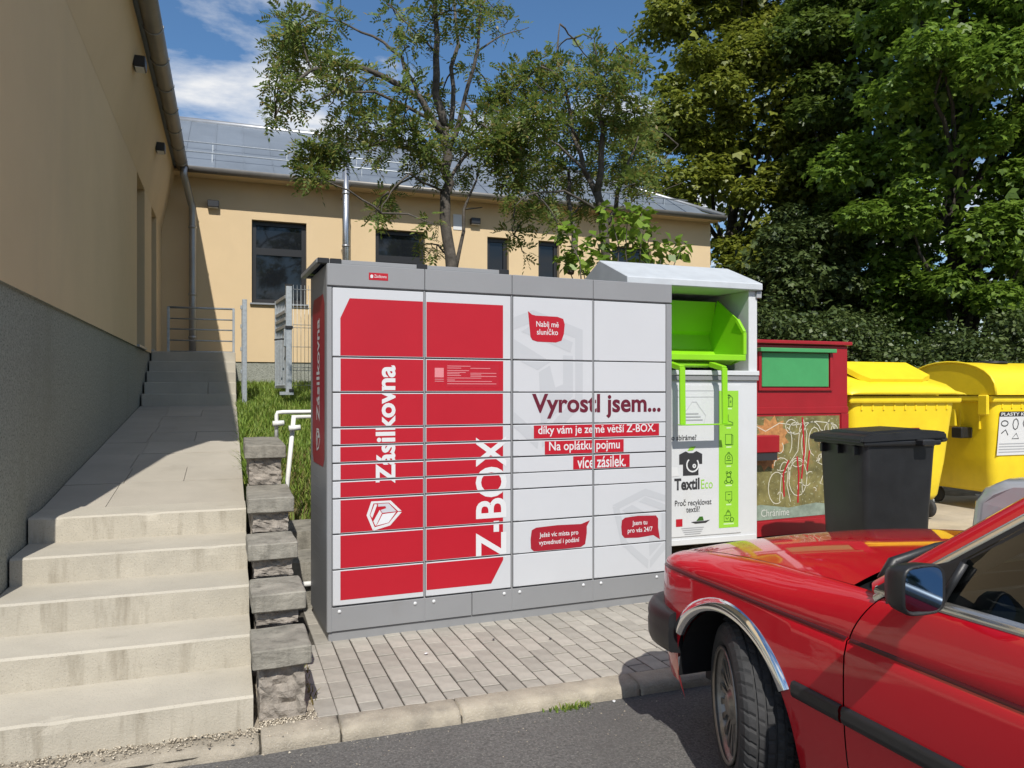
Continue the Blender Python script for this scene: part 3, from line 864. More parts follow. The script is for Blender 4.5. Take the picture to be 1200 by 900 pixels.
# white tubular bike stand in the gap
rk = thing('pipe_railing', 'white tubular railing standing in the grass behind the parcel locker', 'railing', (0.5, 2.9, 0.25))
def rl(p): return (p[0] - 0.5, p[1] - 2.9, p[2] - 0.25)
tube('top_rail', [rl(p) for p in [(0.247, 2.8, 1.02), (0.247, 2.8, 1.235), (0.255, 2.8, 1.255), (0.29, 2.8, 1.258), (1.6, 2.83, 1.262)]], 0.0155, white_pipe, rk, 10)
tube('lower_rail', [rl(p) for p in [(0.35, 2.66, 1.225), (1.6, 2.68, 1.232)]], 0.014, white_pipe, rk, 10)
tube('post', [rl(p) for p in [(0.247, 2.8, 0.25), (0.247, 2.8, 1.03)]], 0.015, white_pipe, rk, 10)
tube('post', [rl(p) for p in [(0.285, 2.60, 0.35), (0.315, 2.62, 0.72), (0.365, 2.65, 1.225)]], 0.017, white_pipe, rk, 10)
tube('post', [rl(p) for p in [(1.6, 2.75, 0.25), (1.6, 2.75, 1.26)]], 0.02, white_pipe, rk, 10)
for q in ((0.247, 2.79, 1.17), (0.355, 2.62, 1.14)):
    tube('clamp', [rl((q[0] - 0.03, q[1] - 0.02, q[2])), rl((q[0] + 0.055, q[1] - 0.02, q[2] + 0.005))], 0.021, white_pipe, rk, 8)
for z, y in ((0.275, 1.95), (0.165, 1.72)):
    tag(tube('white_pipe', [(0.28, y, z), (1.7, y + 0.05, z)], 0.017, white_pipe, None, 8), ('upper' if z > .2 else 'lower') + ' white pipe lying level behind the parcel locker near the ground', 'pipe')

# landing railing, gate leaf, gate and wire fence
lr = thing('landing_railing', 'thin grey five bar railing on the top landing of the stairs', 'railing', (-0.5, 9.3, 1.985))
for z in (0.71, 0.54, 0.38, 0.21, 0.04):
    tube('rail', [(-0.47, 0, z), (0.48, 0, z)], 0.012 if z < 0.7 else 0.017, galv, lr, 6)
for x_ in (-0.46, 0.47):
    box('post', x_ - 0.018, x_ + 0.018, -0.018, 0.018, 0.0, 0.72, galv, lr, 0.003)
gl = thing('gate_leaf', 'galvanised steel gate leaf standing open edge on beside the upper stairs', 'gate', (0.095, 7.3, 1.2))
box('front_upright', -0.03, 0.03, -0.03, 0.03, 0, 1.43, galv, gl, 0.004)
box('rear_upright', -0.025, 0.025, 0.9, 0.95, 0.1, 1.43, galv, gl, 0.004)
for z in (0.15, 0.6, 1.0, 1.38):
    box('cross_bar', -0.02, 0.02, 0.03, 0.9, z, z + 0.04, galv, gl, 0.003)
for y in np.arange(0.12, 0.9, 0.1):
    tube('wire', [(0, y, 0.17), (0, y, 1.4)], 0.004, galv, gl, 5)
for z in (0.45, 0.75, 1.05, 1.3): box('hinge_lug', -0.052, -0.03, -0.02, 0.02, z, z + 0.05, galv, gl, 0.003)
gt = thing('gate', 'galvanised fence gate with lever handle and black caps before the far window', 'gate', (0.66, 7.35, 1.4))
box('gate_post', -0.04, 0.04, -0.04, 0.04, 0, 1.44, galv, gt, 0.004)
box('post_cap', -0.045, 0.045, -0.045, 0.045, 1.44, 1.465, blackpl, gt, 0.004)
def vec_box(name, a, b, w, hgt, m, parent):
    a, b = Vector(a), Vector(b); d = b - a; L = d.length
    bm = bmesh.new(); bbox(bm, 0, L, -w / 2, w / 2, -hgt / 2, hgt / 2, 0.003)
    rot = d.to_track_quat('X', 'Z').to_matrix().to_4x4()
    bmesh.ops.transform(bm, matrix=Matrix.Translation(a) @ rot, verts=bm.verts[:])
    return from_bm(name, bm, m, parent)
e0 = Vector((0.0, -0.06, 0)); e1 = Vector((-0.11, 0.85, 0))     # open leaf swings back
vec_box('leaf_stile', e1 + Vector((0, 0, 0.06)), e1 + Vector((0, 0, 1.32)), 0.05, 0.05, galv, gt)
for z in (0.08, 0.9, 1.0, 1.1, 1.3):
    vec_box('leaf_rail', e0 + Vector((-0.03, 0.1, z)), e1 + Vector((0, 0, z)), 0.04, 0.045, galv, gt)
for k in range(1, 8):
    vec_box('leaf_bar', e0.lerp(e1, k / 8) + Vector((-0.01, 0.03, 0.1)), e0.lerp(e1, k / 8) + Vector((-0.01, 0.03, 1.29)), 0.02, 0.02, galv, gt)
box('lower_cap', -0.05, 0.05, -0.06, -0.041, 0.86, 0.90, blackpl, gt, 0.004)
box('lock_case', -0.065, -0.042, -0.05, 0.05, 0.62, 0.86, galv, gt, 0.004)
tube('lever_handle', [(-0.06, -0.02, 0.72), (-0.10, -0.05, 0.72), (-0.19, -0.05, 0.705)], 0.011, blackpl, gt, 8)
box('ground_plate', -0.12, 0.06, -0.06, 0.06, -0.03, 0.012, galv, gt)
box('drop_bolt', 0.0, 0.06, -0.075, -0.043, 0.012, 0.05, blackpl, gt, 0.004)
fn = thing('wire_fence', 'welded wire mesh fence panel running on from the gate post', 'fence', (1.8, 7.35, 1.4))
for x_ in np.arange(-1.08, 1.1, 0.05):
    tube('vertical_wire', [(x_, 0, 0.02), (x_, 0, 1.46)], 0.0032, galv, fn, 5)
for z in (0.10, 0.30, 0.34, 0.62, 0.88, 0.92, 1.15, 1.40):
    tube('cross_wire', [(-1.09, -0.007, z), (1.1, -0.007, z)], 0.004, galv, fn, 5)
box('post', 1.11, 1.17, -0.03, 0.03, -0.2, 1.5, galv, fn, 0.004)

# ================================================================== PARCEL LOCKER
lk = thing('parcel_locker', 'large grey parcel locker with red and white doors on the paving', 'parcel locker', (0.421, 1.018, 0.0), R(2.384))
W = 2.321; HL = 2.15; DL = 0.64
box('plinth_frame', 0.01, W - 0.01, 0.012, DL - 0.02, -0.01, 0.048, L_grey, lk, 0.002)
box('cabinet', 0.0, W, 0.012, DL, 0.048, HL, [L_grey], lk, 0.004)
colb = [(0.032, 0.566), (0.580, 1.128), (1.146, 1.705), (1.719, 2.270)]
frb = [(0.0, 0.573), (0.575, 1.137), (1.139, 1.711), (1.713, W)]
box('left_stile', 0.0, 0.028, -0.004, 0.0118, 0.05, 2.015, L_grey, lk, 0.003)
box('right_stile', 2.276, W, -0.004, 0.0118, 0.05, 2.015, L_grey, lk, 0.003)
box('door_recess', 0.0285, 2.2755, 0.0105, 0.0115, 0.19, 2.018, L_dark, lk)
for x_ in (0.573, 1.137, 1.712):
    box('mullion', x_ - 0.0045, x_ + 0.0045, -0.0005, 0.0104, 0.05, 2.018, L_grey, lk, 0.001)
for a, b in frb:
    box('fascia', a + 0.0005, b - 0.0005, -0.006, 0.0117, 2.024, HL - 0.001, L_grey, lk, 0.003)
bps = [frb[0], (0.575, 0.872), (0.874, 1.137), frb[2], frb[3]]
for a, b in bps:
    bp_ = box('base_panel', a + 0.0015, b - 0.0015, -0.002, 0.0116, 0.052, 0.187, L_grey, lk, 0.002)
for x_ in (0.07, 0.515, 0.63, 1.085, 1.19, 1.64, 1.77, 2.2):
    lathe('screw_cap', [(-0.006, 0.010), (-0.002, 0.011)], 10, L_print, lk, (x_, 0, 0.163), 'y')
zrow = [0.195, 0.4025, 0.605, 0.8075, 0.909, 1.010, 1.111, 1.2125, 1.415, 1.6175, 2.016]
doors = []
for ci, (a, b) in enumerate(colb):
    for ri in range(10):
        z0, z1 = zrow[ri] + 0.0035, zrow[ri + 1] - 0.0035
        d = box('door', a, b, -0.006, 0.010, z0, z1, L_white, lk, 0.0025)
        d.location.y = random.uniform(-0.0008, 0.0008); d.rotation_euler[1] = random.uniform(-0.0006, 0.0006)
        # narrow hinge tab at the lower left of each leaf
        box('tab', a + 0.001, a + 0.035, -0.0072, -0.0061, z0 + 0.0005, z0 + 0.005, L_grey, d)
        doors.append((d, a + 0.0035, b - 0.0035, z0 + 0.0048, z1 - 0.0048))
def door_print(name, bm, m, layer, cols=None):
    us = [v.co.x for v in bm.verts]; vz = [v.co.z for v in bm.verts]
    for d, a, b, z0, z1 in doors:
        if cols and not cols[0] < a < cols[1]: continue
        if max(us) < a or min(us) > b or max(vz) < z0 or min(vz) > z1: continue
        c = clip(bm, a, b, z0, z1)
        if len(c.faces): stick(name, c, m, d, 0.0062 + 0.0006 * layer)
        else: c.free()
    bm.free()
# red fields
door_print('red_print', poly_bm([[(0.075, 0.228), (0.57, 0.228), (0.57, 1.955), (0.128, 1.955), (0.075, 1.84)]]), L_red, 1)
door_print('red_print', poly_bm([[(0.575, 0.236), (0.996, 0.236), (1.076, 0.375), (1.076, 1.955), (0.575, 1.955)]]), L_red, 1)
# big lettering
door_print('lettering', text_bm('Zásilkovna', 0.1, 0.395, 0.883, rot=True, bold=0.0029, fit=(0.69, 0.117)), L_print, 2)
door_print('lettering', text_bm('Z-BOX', 0.1, 1.100, 0.385, rot=True, bold=0.0018, fit=(0.757, 0.205)), L_print, 2)
# emblem
def logo(f):
    S = lambda pts: [f((x_ - 530) / 400, (450 - y_) / 400) for x_, y_ in pts]
    ring = [[(930, 385), (850, 385), (640, 170), (680, 120)], [(640, 170), (680, 120), (240, 120), (290, 170)],
            [(290, 170), (240, 120), (135, 440), (205, 440)], [(205, 440), (135, 440), (280, 815), (318, 735)],
            [(318, 735), (290, 815), (670, 715), (640, 655)], [(640, 655), (670, 715), (935, 412), (850, 400)]]
    bars = [[(315, 185), (375, 200), (262, 515), (218, 440)], [(430, 330), (480, 412), (365, 665), (335, 705), (288, 592)]]
    front = [[(495, 435), (800, 410), (632, 645), (350, 700), (385, 655)]]
    top = [[(395, 185), (632, 185), (815, 390), (490, 405), (452, 335), (580, 300), (560, 250), (392, 250)]]
    return [S(p) for p in ring], [S(p) for p in bars], [S(p) for p in front], [S(p) for p in top]
r_, b_, f_, t_ = logo(lambda a, b: (0.327 + a * 0.104, 0.702 + b * 0.098))
door_print('emblem', poly_bm(r_ + b_), L_print, 2)
door_print('emblem', poly_bm(f_), mat('print_pale_grey', (0.66, 0.68, 0.70), 0.42), 2)
door_print('emblem', poly_bm(t_), mat('print_mid_grey', (0.50, 0.51, 0.55), 0.42), 2)
# pale large emblems on the white columns
for (cu_, cv_, s_) in ((1.27, 1.50, 0.44), (2.10, 0.50, 0.27)):
    r_, b_, f_, t_ = logo(lambda a, b: (cu_ + b * s_, cv_ - a * s_))
    door_print('pale_emblem', poly_bm(r_ + b_ + t_), L_mark, 1, (1.14, 1.71) if cu_ < 1.5 else (1.71, 2.3))
# slogan
door_print('lettering', text_bm('Vyrostl jsem...', 0.1, 1.273, 1.245, bold=0.0026, fit=(0.955, 0.160)), L_wine, 2)
for (u0, u1, v0, v1, s) in ((1.285, 2.215, 1.122, 1.2095, 'díky vám je země větší Z-BOX.'), (1.362, 1.94, 1.0135, 1.1085, 'Na oplátku pojmu'), (1.563, 1.985, 0.9125, 1.0075, 'více zásilek.')):
    door_print('slogan_band', poly_bm([[(u0, v0), (u1, v0), (u1, v1), (u0, v1)]]), L_red, 2)
    door_print('lettering', text_bm(s, 0.05, u0 + 0.03, v0 + 0.010, bold=0.0006, fit=(u1 - u0 - 0.06, (v1 - v0) * 0.80)), L_print, 3)
# speech bubbles
def bubble(pts, m, lines, cx_, cy_, ls, size):
    door_print('speech_bubble', poly_bm([pts]), m, 2)
    for i, s in enumerate(lines):
        door_print('lettering', text_bm(s, size, cx_, cy_ - i * ls, align='CENTER', bold=0.0004, sx_=0.88), L_print, 3)
bubble([(1.245, 1.925), (1.262, 1.765), (1.275, 1.745), (1.31, 1.735), (1.44, 1.732), (1.48, 1.745), (1.497, 1.79), (1.503, 1.85), (1.492, 1.885), (1.45, 1.897), (1.30, 1.899), (1.272, 1.905)], L_red, ['Nabíj mě', 'sluníčko'], 1.38, 1.83, 0.05, 0.05)
bubble([(1.265, 0.43), (1.285, 0.412), (1.40, 0.408), (1.62, 0.414), (1.65, 0.43), (1.662, 0.50), (1.662, 0.545), (1.685, 0.582), (1.62, 0.562), (1.45, 0.566), (1.30, 0.560), (1.27, 0.545), (1.262, 0.49)], L_dred, ['Ještě víc místa pro', 'vyzvednutí i podání'], 1.463, 0.497, 0.048, 0.042)
bubble([(1.925, 0.47), (1.945, 0.447), (2.05, 0.442), (2.17, 0.45), (2.222, 0.418), (2.208, 0.50), (2.208, 0.560), (2.19, 0.582), (2.05, 0.588), (1.95, 0.582), (1.925, 0.565), (1.920, 0.52)], L_dred, ['Jsem tu', 'pro vás 24/7'], 2.065, 0.527, 0.048, 0.044)
# instruction sticker (the code square is left blank)
door_print('sticker', poly_bm([[(0.705, 1.447), (1.045, 1.447), (1.045, 1.585), (0.705, 1.585)]]), mat('sticker_red', (0.40, 0.010, 0.022), 0.4), 2)
door_print('sticker_square', poly_bm([[(0.634, 1.505), (0.690, 1.505), (0.690, 1.562), (0.634, 1.562)]]), L_pink, 2)
tl = []
for k, (a, b, v) in enumerate([(0.712, .86, 1.572), (0.712, .80, 1.560), (.86, .99, 1.560), (0.712, .85, 1.545), (.712, .83, 1.534), (.712, .79, 1.525), (.86, 1.03, 1.530), (.86, .93, 1.520), (.86, 1.03, 1.511), (.712, .80, 1.515), (.712, .93, 1.500), (.712, .76, 1.488), (.712, 1.0, 1.480), (.712, 1.03, 1.465), (.634, .69, 1.492), (.634, .69, 1.480)]):
    tl.append([(a, v), (b, v), (b, v + 0.004), (a, v + 0.004)])
door_print('fine_print', poly_bm(tl), L_pink, 3)
# small badge on the fascia
stick('badge', poly_bm([[(0.238, 2.067), (0.351, 2.067), (0.351, 2.109), (0.238, 2.109)]]), L_red, lk, 0.0072)
stick('lettering', text_bm('Zásilkovna', 0.02, 0.270, 2.081, fit=(0.072, 0.018)), L_print, lk, 0.0080)
stick('emblem', poly_bm([[(0.247, 2.08), (0.255, 2.077), (0.263, 2.08), (0.263, 2.094), (0.255, 2.099), (0.247, 2.094)]]), L_print, lk, 0.0080)
# left side: red panel and text (side plane faces local -x)
side = Matrix(((0, 1, 0, 0), (-1, 0, 0, 0), (0, 0, 1, 0), (0, 0, 0, 1)))     # (u, -d, v) -> (-d, -u, v)
def sstick(name, bm, m, d): stick(name, bm, m, lk, d, side)
sstick('side_print', poly_bm([[(-0.55, 1.03), (-0.50, 0.98), (-0.13, 0.98), (-0.08, 1.03), (-0.08, 1.93), (-0.13, 1.99), (-0.50, 1.99), (-0.55, 1.93)]]), L_dred, 0.001)
sstick('lettering', text_bm('Zásilkovna', 0.1, -0.26, 1.24, rot=True, bold=0.002, fit=(0.62, 0.12)), L_print, 0.0018)
r_, b_, f_, t_ = logo(lambda a, b: (-0.32 + a * 0.08, 1.13 + b * 0.08))
sstick('emblem', poly_bm(r_ + b_ + t_), L_print, 0.0018)
for k in range(9):
    sstick('fine_print', poly_bm([[(-0.5, 0.9 - k * 0.06), (-0.28 + 0.03 * (k % 3), 0.9 - k * 0.06), (-0.28 + 0.03 * (k % 3), 0.905 - k * 0.06), (-0.5, 0.905 - k * 0.06)]]), pr_grey, 0.001)
# solar panel on the roof
sp = thing('solar_panel', 'flat solar panel with aluminium frame clamped on top of the parcel locker', 'solar panel', (0.421, 1.018, HL), R(2.384))
spx0, spx1 = -0.055, 1.125
box('frame_front', spx0, spx1, 0.02, 0.05, 0.002, 0.027, L_grey, sp, 0.002)
box('frame_back', spx0, spx1, 0.66, 0.69, 0.002, 0.027, L_grey, sp, 0.002)
box('frame_left', spx0, spx0 + 0.03, 0.051, 0.659, 0.002, 0.027, L_grey, sp, 0.002)
box('frame_right', spx1 - 0.03, spx1, 0.051, 0.659, 0.002, 0.027, L_grey, sp, 0.002)
box('cells', spx0 + 0.031, spx1 - 0.031, 0.051, 0.659, 0.012, 0.022, mat('solar_cells', (0.012, 0.016, 0.04), 0.12), sp)
for x_ in (spx0 + 0.005, 0.02, 0.53, 1.06):
    box('clamp', x_, x_ + 0.065, 0.012, 0.049, 0.0, 0.031, blackpl, sp, 0.003)

# ================================================================== TEXTILE CONTAINER
wc = thing('textile_container', 'white clothes donation container with lime green hatch and white pitched roof', 'donation container', (2.80, 1.86, 0.085))
Wc = 1.23; Hc = 2.17; Dc = 0.86
box('leg', 0.03, 0.13, 0.05, 0.15, 0, 0.1, w_paint, wc); box('leg', Wc - 0.13, Wc - 0.03, 0.05, 0.15, 0, 0.1, w_paint, wc)
box('leg', 0.03, 0.13, Dc - 0.15, Dc - 0.05, 0, 0.1, w_paint, wc); box('leg', Wc - 0.13, Wc - 0.03, Dc - 0.15, Dc - 0.05, 0, 0.1, w_paint, wc)
ZM = 1.50
box('lower_body', 0, Wc, 0.0, Dc, 0.1, ZM, w_paint, wc, 0.006)
box('back_wall', 0, Wc, Dc - 0.02, Dc, ZM + 0.001, Hc, w_paint, wc)
box('side_wall', 0.0, 0.06, 0.0, Dc - 0.021, ZM + 0.001, Hc, w_paint, wc, 0.004)
box('side_wall', Wc - 0.085, Wc, 0.0, Dc - 0.021, ZM + 0.001, Hc, w_paint, wc, 0.004)
box('door_panel', 0.06, Wc - 0.165, -0.008, -0.001, 0.17, 1.39, w_paint, wc, 0.004)
box('bottom_strip', 0.02, Wc - 0.02, -0.014, -0.001, 0.105, 0.15, w_paint, wc, 0.003)
box('shelf_edge', 0.0, Wc, -0.03, -0.001, ZM - 0.035, ZM + 0.004, w_paint, wc, 0.004)
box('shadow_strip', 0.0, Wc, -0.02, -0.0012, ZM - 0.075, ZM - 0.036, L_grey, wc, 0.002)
# pitched roof
bm = bmesh.new()
bprism(bm, [(-0.05, Hc + 0.0), (-0.05, Hc + 0.055), (Dc / 2, Hc + 0.252), (Dc + 0.05, Hc + 0.055), (Dc + 0.05, Hc + 0.0)], -0.018, Wc + 0.018, 'x')
bmesh.ops.bevel(bm, geom=bm.edges[:], offset=0.006, segments=1, affect='EDGES')
from_bm('roof', bm, roof_paint, wc)
box('roof_hinge', Wc - 0.02, Wc + 0.03, -0.02, 0.03, Hc - 0.06, Hc - 0.005, pr_grey, wc, 0.003)
# lime hatch: a rotating drum seen open
def drum(x0, x1):
    rows = []
    for x_ in (x0, x1):
        rows.append([(x_, 0.03, ZM + 0.11), (x_, 0.16, ZM + 0.06), (x_, 0.30, ZM + 0.09), (x_, 0.42, ZM + 0.20), (x_, 0.47, ZM + 0.33), (x_, 0.44, ZM + 0.36), (x_, 0.36, Hc - 0.06)])
    return rows
hx0, hx1 = 0.075, Wc - 0.155
drumo = grid('hatch_drum', drum(hx0, hx1), lime, wc, False, solid=0.006)
mk('drum_cheek', [(hx1, 0.0, ZM + 0.09), (hx1, 0.0, ZM + 0.30), (hx1 - 0.0, 0.07, ZM + 0.44), (hx1, 0.34, Hc - 0.05), (hx1, 0.47, ZM + 0.33), (hx1, 0.42, ZM + 0.19), (hx1, 0.30, ZM + 0.085), (hx1, 0.16, ZM + 0.055)], [tuple(range(8))], lime, drumo).modifiers.new('thickness', 'SOLIDIFY').thickness = 0.012
mk('drum_cheek', [(hx0, 0.0, ZM + 0.09), (hx0, 0.0, ZM + 0.30), (hx0, 0.07, ZM + 0.44), (hx0, 0.34, Hc - 0.05), (hx0, 0.47, ZM + 0.33), (hx0, 0.42, ZM + 0.19), (hx0, 0.30, ZM + 0.085), (hx0, 0.16, ZM + 0.055)], [tuple(range(8))], lime, drumo).modifiers.new('thickness', 'SOLIDIFY').thickness = 0.012
box('hatch_lip', hx0 - 0.012, hx1 + 0.022, -0.03, 0.03, ZM + 0.085, ZM + 0.135, lime, wc, 0.005)
vec_box('cheek_edge', (hx1 + 0.014, -0.012, ZM + 0.136), (hx1 + 0.014, -0.012, ZM + 0.32), 0.03, 0.03, lime, wc)
vec_box('cheek_edge', (hx1 + 0.014, -0.012, ZM + 0.32), (hx1 + 0.0, 0.06, ZM + 0.43), 0.03, 0.03, lime, wc)
# lime swing handle
hb = tube('handle_bar', [(0.20, 0.02, ZM + 0.05), (0.84, 0.02, ZM + 0.05)], 0.022, lime, wc, 8)
for x_ in (0.385, 0.775):
    vec_box('handle_arm', (x_, 0.0, ZM + 0.055), (x_ + 0.02, -0.150, ZM + 0.015), 0.05, 0.04, lime, wc)
    vec_box('handle_arm', (x_ + 0.02, -0.152, ZM + 0.02), (x_ + 0.02, -0.160, ZM - 0.42), 0.05, 0.018, lime, wc)
box('handle_cross_bar', 0.375, 0.845, -0.185, -0.135, ZM - 0.430, ZM - 0.421, lime, wc, 0.002)
# printed front
def cp(name, bm, m, d=0.0095): return stick(name, bm, m, wc, d)
gx0, gx1, gz0, gz1 = 0.845, 1.035, 0.22, 1.34
gs = cp('green_strip', poly_bm([[(gx0, gz0), (gx1, gz0), (gx1, gz1), (gx0, gz1)]]), lime_print)
gc = (gx0 + gx1) / 2
def icon(lines, cz, s=0.1):
    return ribbon_bm([[(gc + x_ * s, cz + y_ * s) for x_, y_ in ln] for ln in lines], 0.006)
icons = [
    [[(-.35, -.45), (.35, -.45), (.38, .25), (.15, .45), (-.15, .45), (-.38, .25), (-.35, -.45)], [(0, .45), (0, -.45)], arc(0, .38, .14, 0, 360), [(.1, .0), (.25, .0)], [(.1, -.1), (.25, -.1)]],
    [[(-.4, .45), (-.05, .45), (-.05, -.05), (.4, -.2), (.42, -.4), (-.4, -.4), (-.4, .45)], [(-.4, -.3), (.42, -.3)], [(-.2, .2), (-.05, .2)], [(-.2, .05), (-.05, .05)]],
    [[(-.32, -.4), (.28, -.4), (.28, .42), (-.32, .42), (-.32, -.4)], [(.28, .42), (.4, .3), (.4, -.45), (-.2, -.45), (-.32, -.4)]],
    [[(-.35, -.42), (.35, -.42), (.35, .05)] + arc(0, .05, .35, 0, 180, 8) + [(-.35, -.42)], arc(0, .1, .13, 0, 360), [(-.25, -.15), (.25, -.15)], arc(0, .42, .1, 0, 180, 6)],
    [arc(0, .22, .2, 0, 360), arc(0, -.15, .25, 0, 360), arc(-.28, -.35, .13, 0, 360), arc(.28, -.35, .13, 0, 360), arc(-.17, .42, .09, 0, 360), arc(.17, .42, .09, 0, 360)],
    [[(-.3, -.25), (-.3, .42), (.3, .42), (.3, -.25), (-.3, -.25)], [(-.1, -.25), (.05, -.5), (.3, -.25)], [(-.1, .2), (.15, .2)]],
    [[(-.45, -.42), (.2, -.42), (.2, .05), (-.45, .05), (-.45, -.42)], arc(.3, -.3, .18, 0, 360), [(-.3, .05), (-.2, .35), (.1, .35), (.2, .05)], [(-.3, -.1), (-.15, -.25), (0, -.1)], arc(-.05, .42, .08, 0, 360)],
]
words = [0.06, 0.045, 0.05, 0.045, 0.06, 0.05, 0.10]
for k, (ic, wd) in enumerate(zip(icons, words)):
    cz = gz1 - 0.085 - k * 0.157
    cp('icon', icon(ic, cz), pr_dgreen, 0.0102)
    cp('fine_print', poly_bm([[(gc - wd / 2, cz - 0.068), (gc + wd / 2, cz - 0.068), (gc + wd / 2, cz - 0.056), (gc - wd / 2, cz - 0.056)]]), mat('print_pale_green', (0.50, 0.68, 0.34), 0.5), 0.0102)
cp('lettering', text_bm('Co sbíráme?', 0.06, 0.36, 0.945, bold=0.0008, sx_=0.9), pr_dark, 0.0102)
cp('header_print', ribbon_bm([[(0.45, 1.29), (0.80, 1.29), (0.80, 1.34), (0.45, 1.34), (0.45, 1.29)]], 0.003), pr_grey, 0.0102)
cp('bag_drawing', ribbon_bm([[(.52, 1.07), (.70, 1.07), (.72, 1.14), (.66, 1.21), (.63, 1.25), (.59, 1.25), (.56, 1.21), (.50, 1.14), (.52, 1.07)]], 0.005), L_mark, 0.0102)
for k in range(3): cp('fine_print', poly_bm([[(.53, 1.10 + .025 * k), (.69 - .02 * k, 1.10 + .025 * k), (.69 - .02 * k, 1.11 + .025 * k), (.53, 1.11 + .025 * k)]]), pr_grey, 0.0104)
tsh = [(0.47, 0.83), (0.53, 0.855), (0.56, 0.84), (0.60, 0.84), (0.63, 0.855), (0.685, 0.83), (0.685, 0.75), (0.65, 0.75), (0.65, 0.66), (0.505, 0.66), (0.505, 0.75), (0.47, 0.75)]
cp('shirt_emblem', poly_bm([tsh]), pr_dark, 0.0102)
cp('shirt_swirl', ribbon_bm([arc(0.595, 0.745, 0.055, 130, 400, 14), arc(0.61, 0.735, 0.012, 0, 360, 8)], 0.012), L_print, 0.0108)
cp('leaf_emblem', poly_bm([[(0.545, 0.858), (0.575, 0.89), (0.625, 0.893), (0.60, 0.862)]]), lime_print, 0.0108)
cp('lettering', text_bm('Textil', 0.12, 0.425, 0.545, bold=0.004, fit=(0.235, 0.095)), pr_dark, 0.0102)
cp('lettering', text_bm('Eco', 0.1, 0.675, 0.548, fit=(0.11, 0.075)), lime_print, 0.0102)
cp('lettering', text_bm('Proč recyklovat', 0.065, 0.60, 0.42, align='CENTER', bold=0.0006, sx_=0.82), pr_dark, 0.0102)
cp('lettering', text_bm('textil?', 0.065, 0.60, 0.365, align='CENTER', bold=0.0006, sx_=0.82), pr_dark, 0.0102)
cp('red_stamp', poly_bm([[(0.44, 0.255), (0.50, 0.255), (0.50, 0.315), (0.44, 0.315)]]), L_red, 0.0102)
cp('boat_drawing', poly_bm([[(0.58, 0.285), (0.62, 0.27), (0.72, 0.272), (0.76, 0.295), (0.70, 0.288), (0.62, 0.288)]]), pr_dark, 0.0102)
cp('boat_sail', poly_bm([[(0.63, 0.292), (0.66, 0.325), (0.69, 0.325), (0.70, 0.292)]]), pr_dgreen, 0.0102)
for k in range(4): cp('fine_print', poly_bm([[(.49 + .01 * k, .235 - .016 * k), (.70 - .01 * k, .235 - .016 * k), (.70 - .01 * k, .241 - .016 * k), (.49 + .01 * k, .241 - .016 * k)]]), pr_grey, 0.0104)
cp('taped_note', poly_bm([[(0.385, 0.655), (0.465, 0.66), (0.452, 0.73), (0.385, 0.735)]]), L_print, 0.0106)

# ================================================================== RED ELECTRO CONTAINER
rc = thing('red_container', 'red metal recycling container with green flap and printed lower front', 'recycling container', (3.95, 2.1, 0.09))
Wr = 1.27; Hr = 1.745; Dr = 1.0
box('skid', 0.06, 0.16, 0.05, Dr - 0.05, 0, 0.06, pr_dark, rc); box('skid', Wr - 0.16, Wr - 0.06, 0.05, Dr - 0.05, 0, 0.06, pr_dark, rc)
box('body', 0, Wr, 0, Dr, 0.06, Hr, red_sheet, rc, 0.008)
box('lid', -0.025, Wr + 0.025, -0.035, Dr + 0.02, Hr + 0.002, Hr + 0.035, red_sheet, rc, 0.006)
box('front_frame', 0.0, Wr, -0.008, -0.001, 1.13, 1.19, red_sheet, rc, 0.003)
box('corner_post', Wr - 0.085, Wr, -0.012, -0.001, 0.06, 1.128, red_sheet, rc, 0.003)
box('corner_post', 0, 0.085, -0.012, -0.001, 0.06, 1.128, red_sheet, rc, 0.003)
bm = bmesh.new()
for (a, b, c, d) in ((0.27, 0.30, 1.335, 1.69), (1.05, 1.08, 1.335, 1.69), (0.3005, 1.0495, 1.335, 1.36)):
    bbox(bm, a, b, -0.02, -0.001, c, d, 0.003)
from_bm('flap_frame', bm, red_sheet, rc)
fp = box('flap', 0.31, 1.04, -0.012, -0.0015, 1.37, 1.67, green_flap, rc, 0.003)
box('flap_hood', 0.26, 1.09, -0.06, -0.001, 1.675, 1.71, green_flap, fp, 0.004)
box('mail_slot', 0.0, 0.42, -0.11, -0.001, 0.80, 0.95, red_sheet, rc, 0.008)
box('slot_mouth', 0.01, 0.40, -0.10, -0.013, 0.735, 0.799, pr_dark, rc)
photo_print = mat('nature_print', (0.17, 0.15, 0.055), 0.45, var=0.55, vscale=7, detail=9, stain=((5, 5, 3), 0.55, (0.36, 0.20, 0.07), 0.7), speck=(40, 0.62, (0.36, 0.36, 0.24), 0.7))
stick('picture_print', poly_bm([[(0.095, 0.26), (Wr - 0.10, 0.26), (Wr - 0.10, 1.11), (0.095, 1.11)]]), photo_print, rc, 0.003)
stick('water_print', poly_bm([[(0.095, 0.20), (Wr - 0.10, 0.22), (Wr - 0.10, 0.30), (0.9, 0.33), (0.6, 0.30), (0.3, 0.34), (0.095, 0.31)]]), mat('water_print', (0.22, 0.27, 0.22), 0.45, var=0.3, vscale=12), rc, 0.0036)
def leafprint(cx_, cz_, r, n, m, d):
    stick('flower_print', poly_bm([[(cx_ + (r if k % 2 else r * 0.72) * math.cos(2 * math.pi * k / n), cz_ + (r if k % 2 else r * 0.72) * math.sin(2 * math.pi * k / n)) for k in range(n)]]), m, rc, d)
leafprint(0.42, 0.93, 0.19, 22, mat('petal_print', (0.42, 0.20, 0.07), 0.5, var=0.35, vscale=25), 0.004)
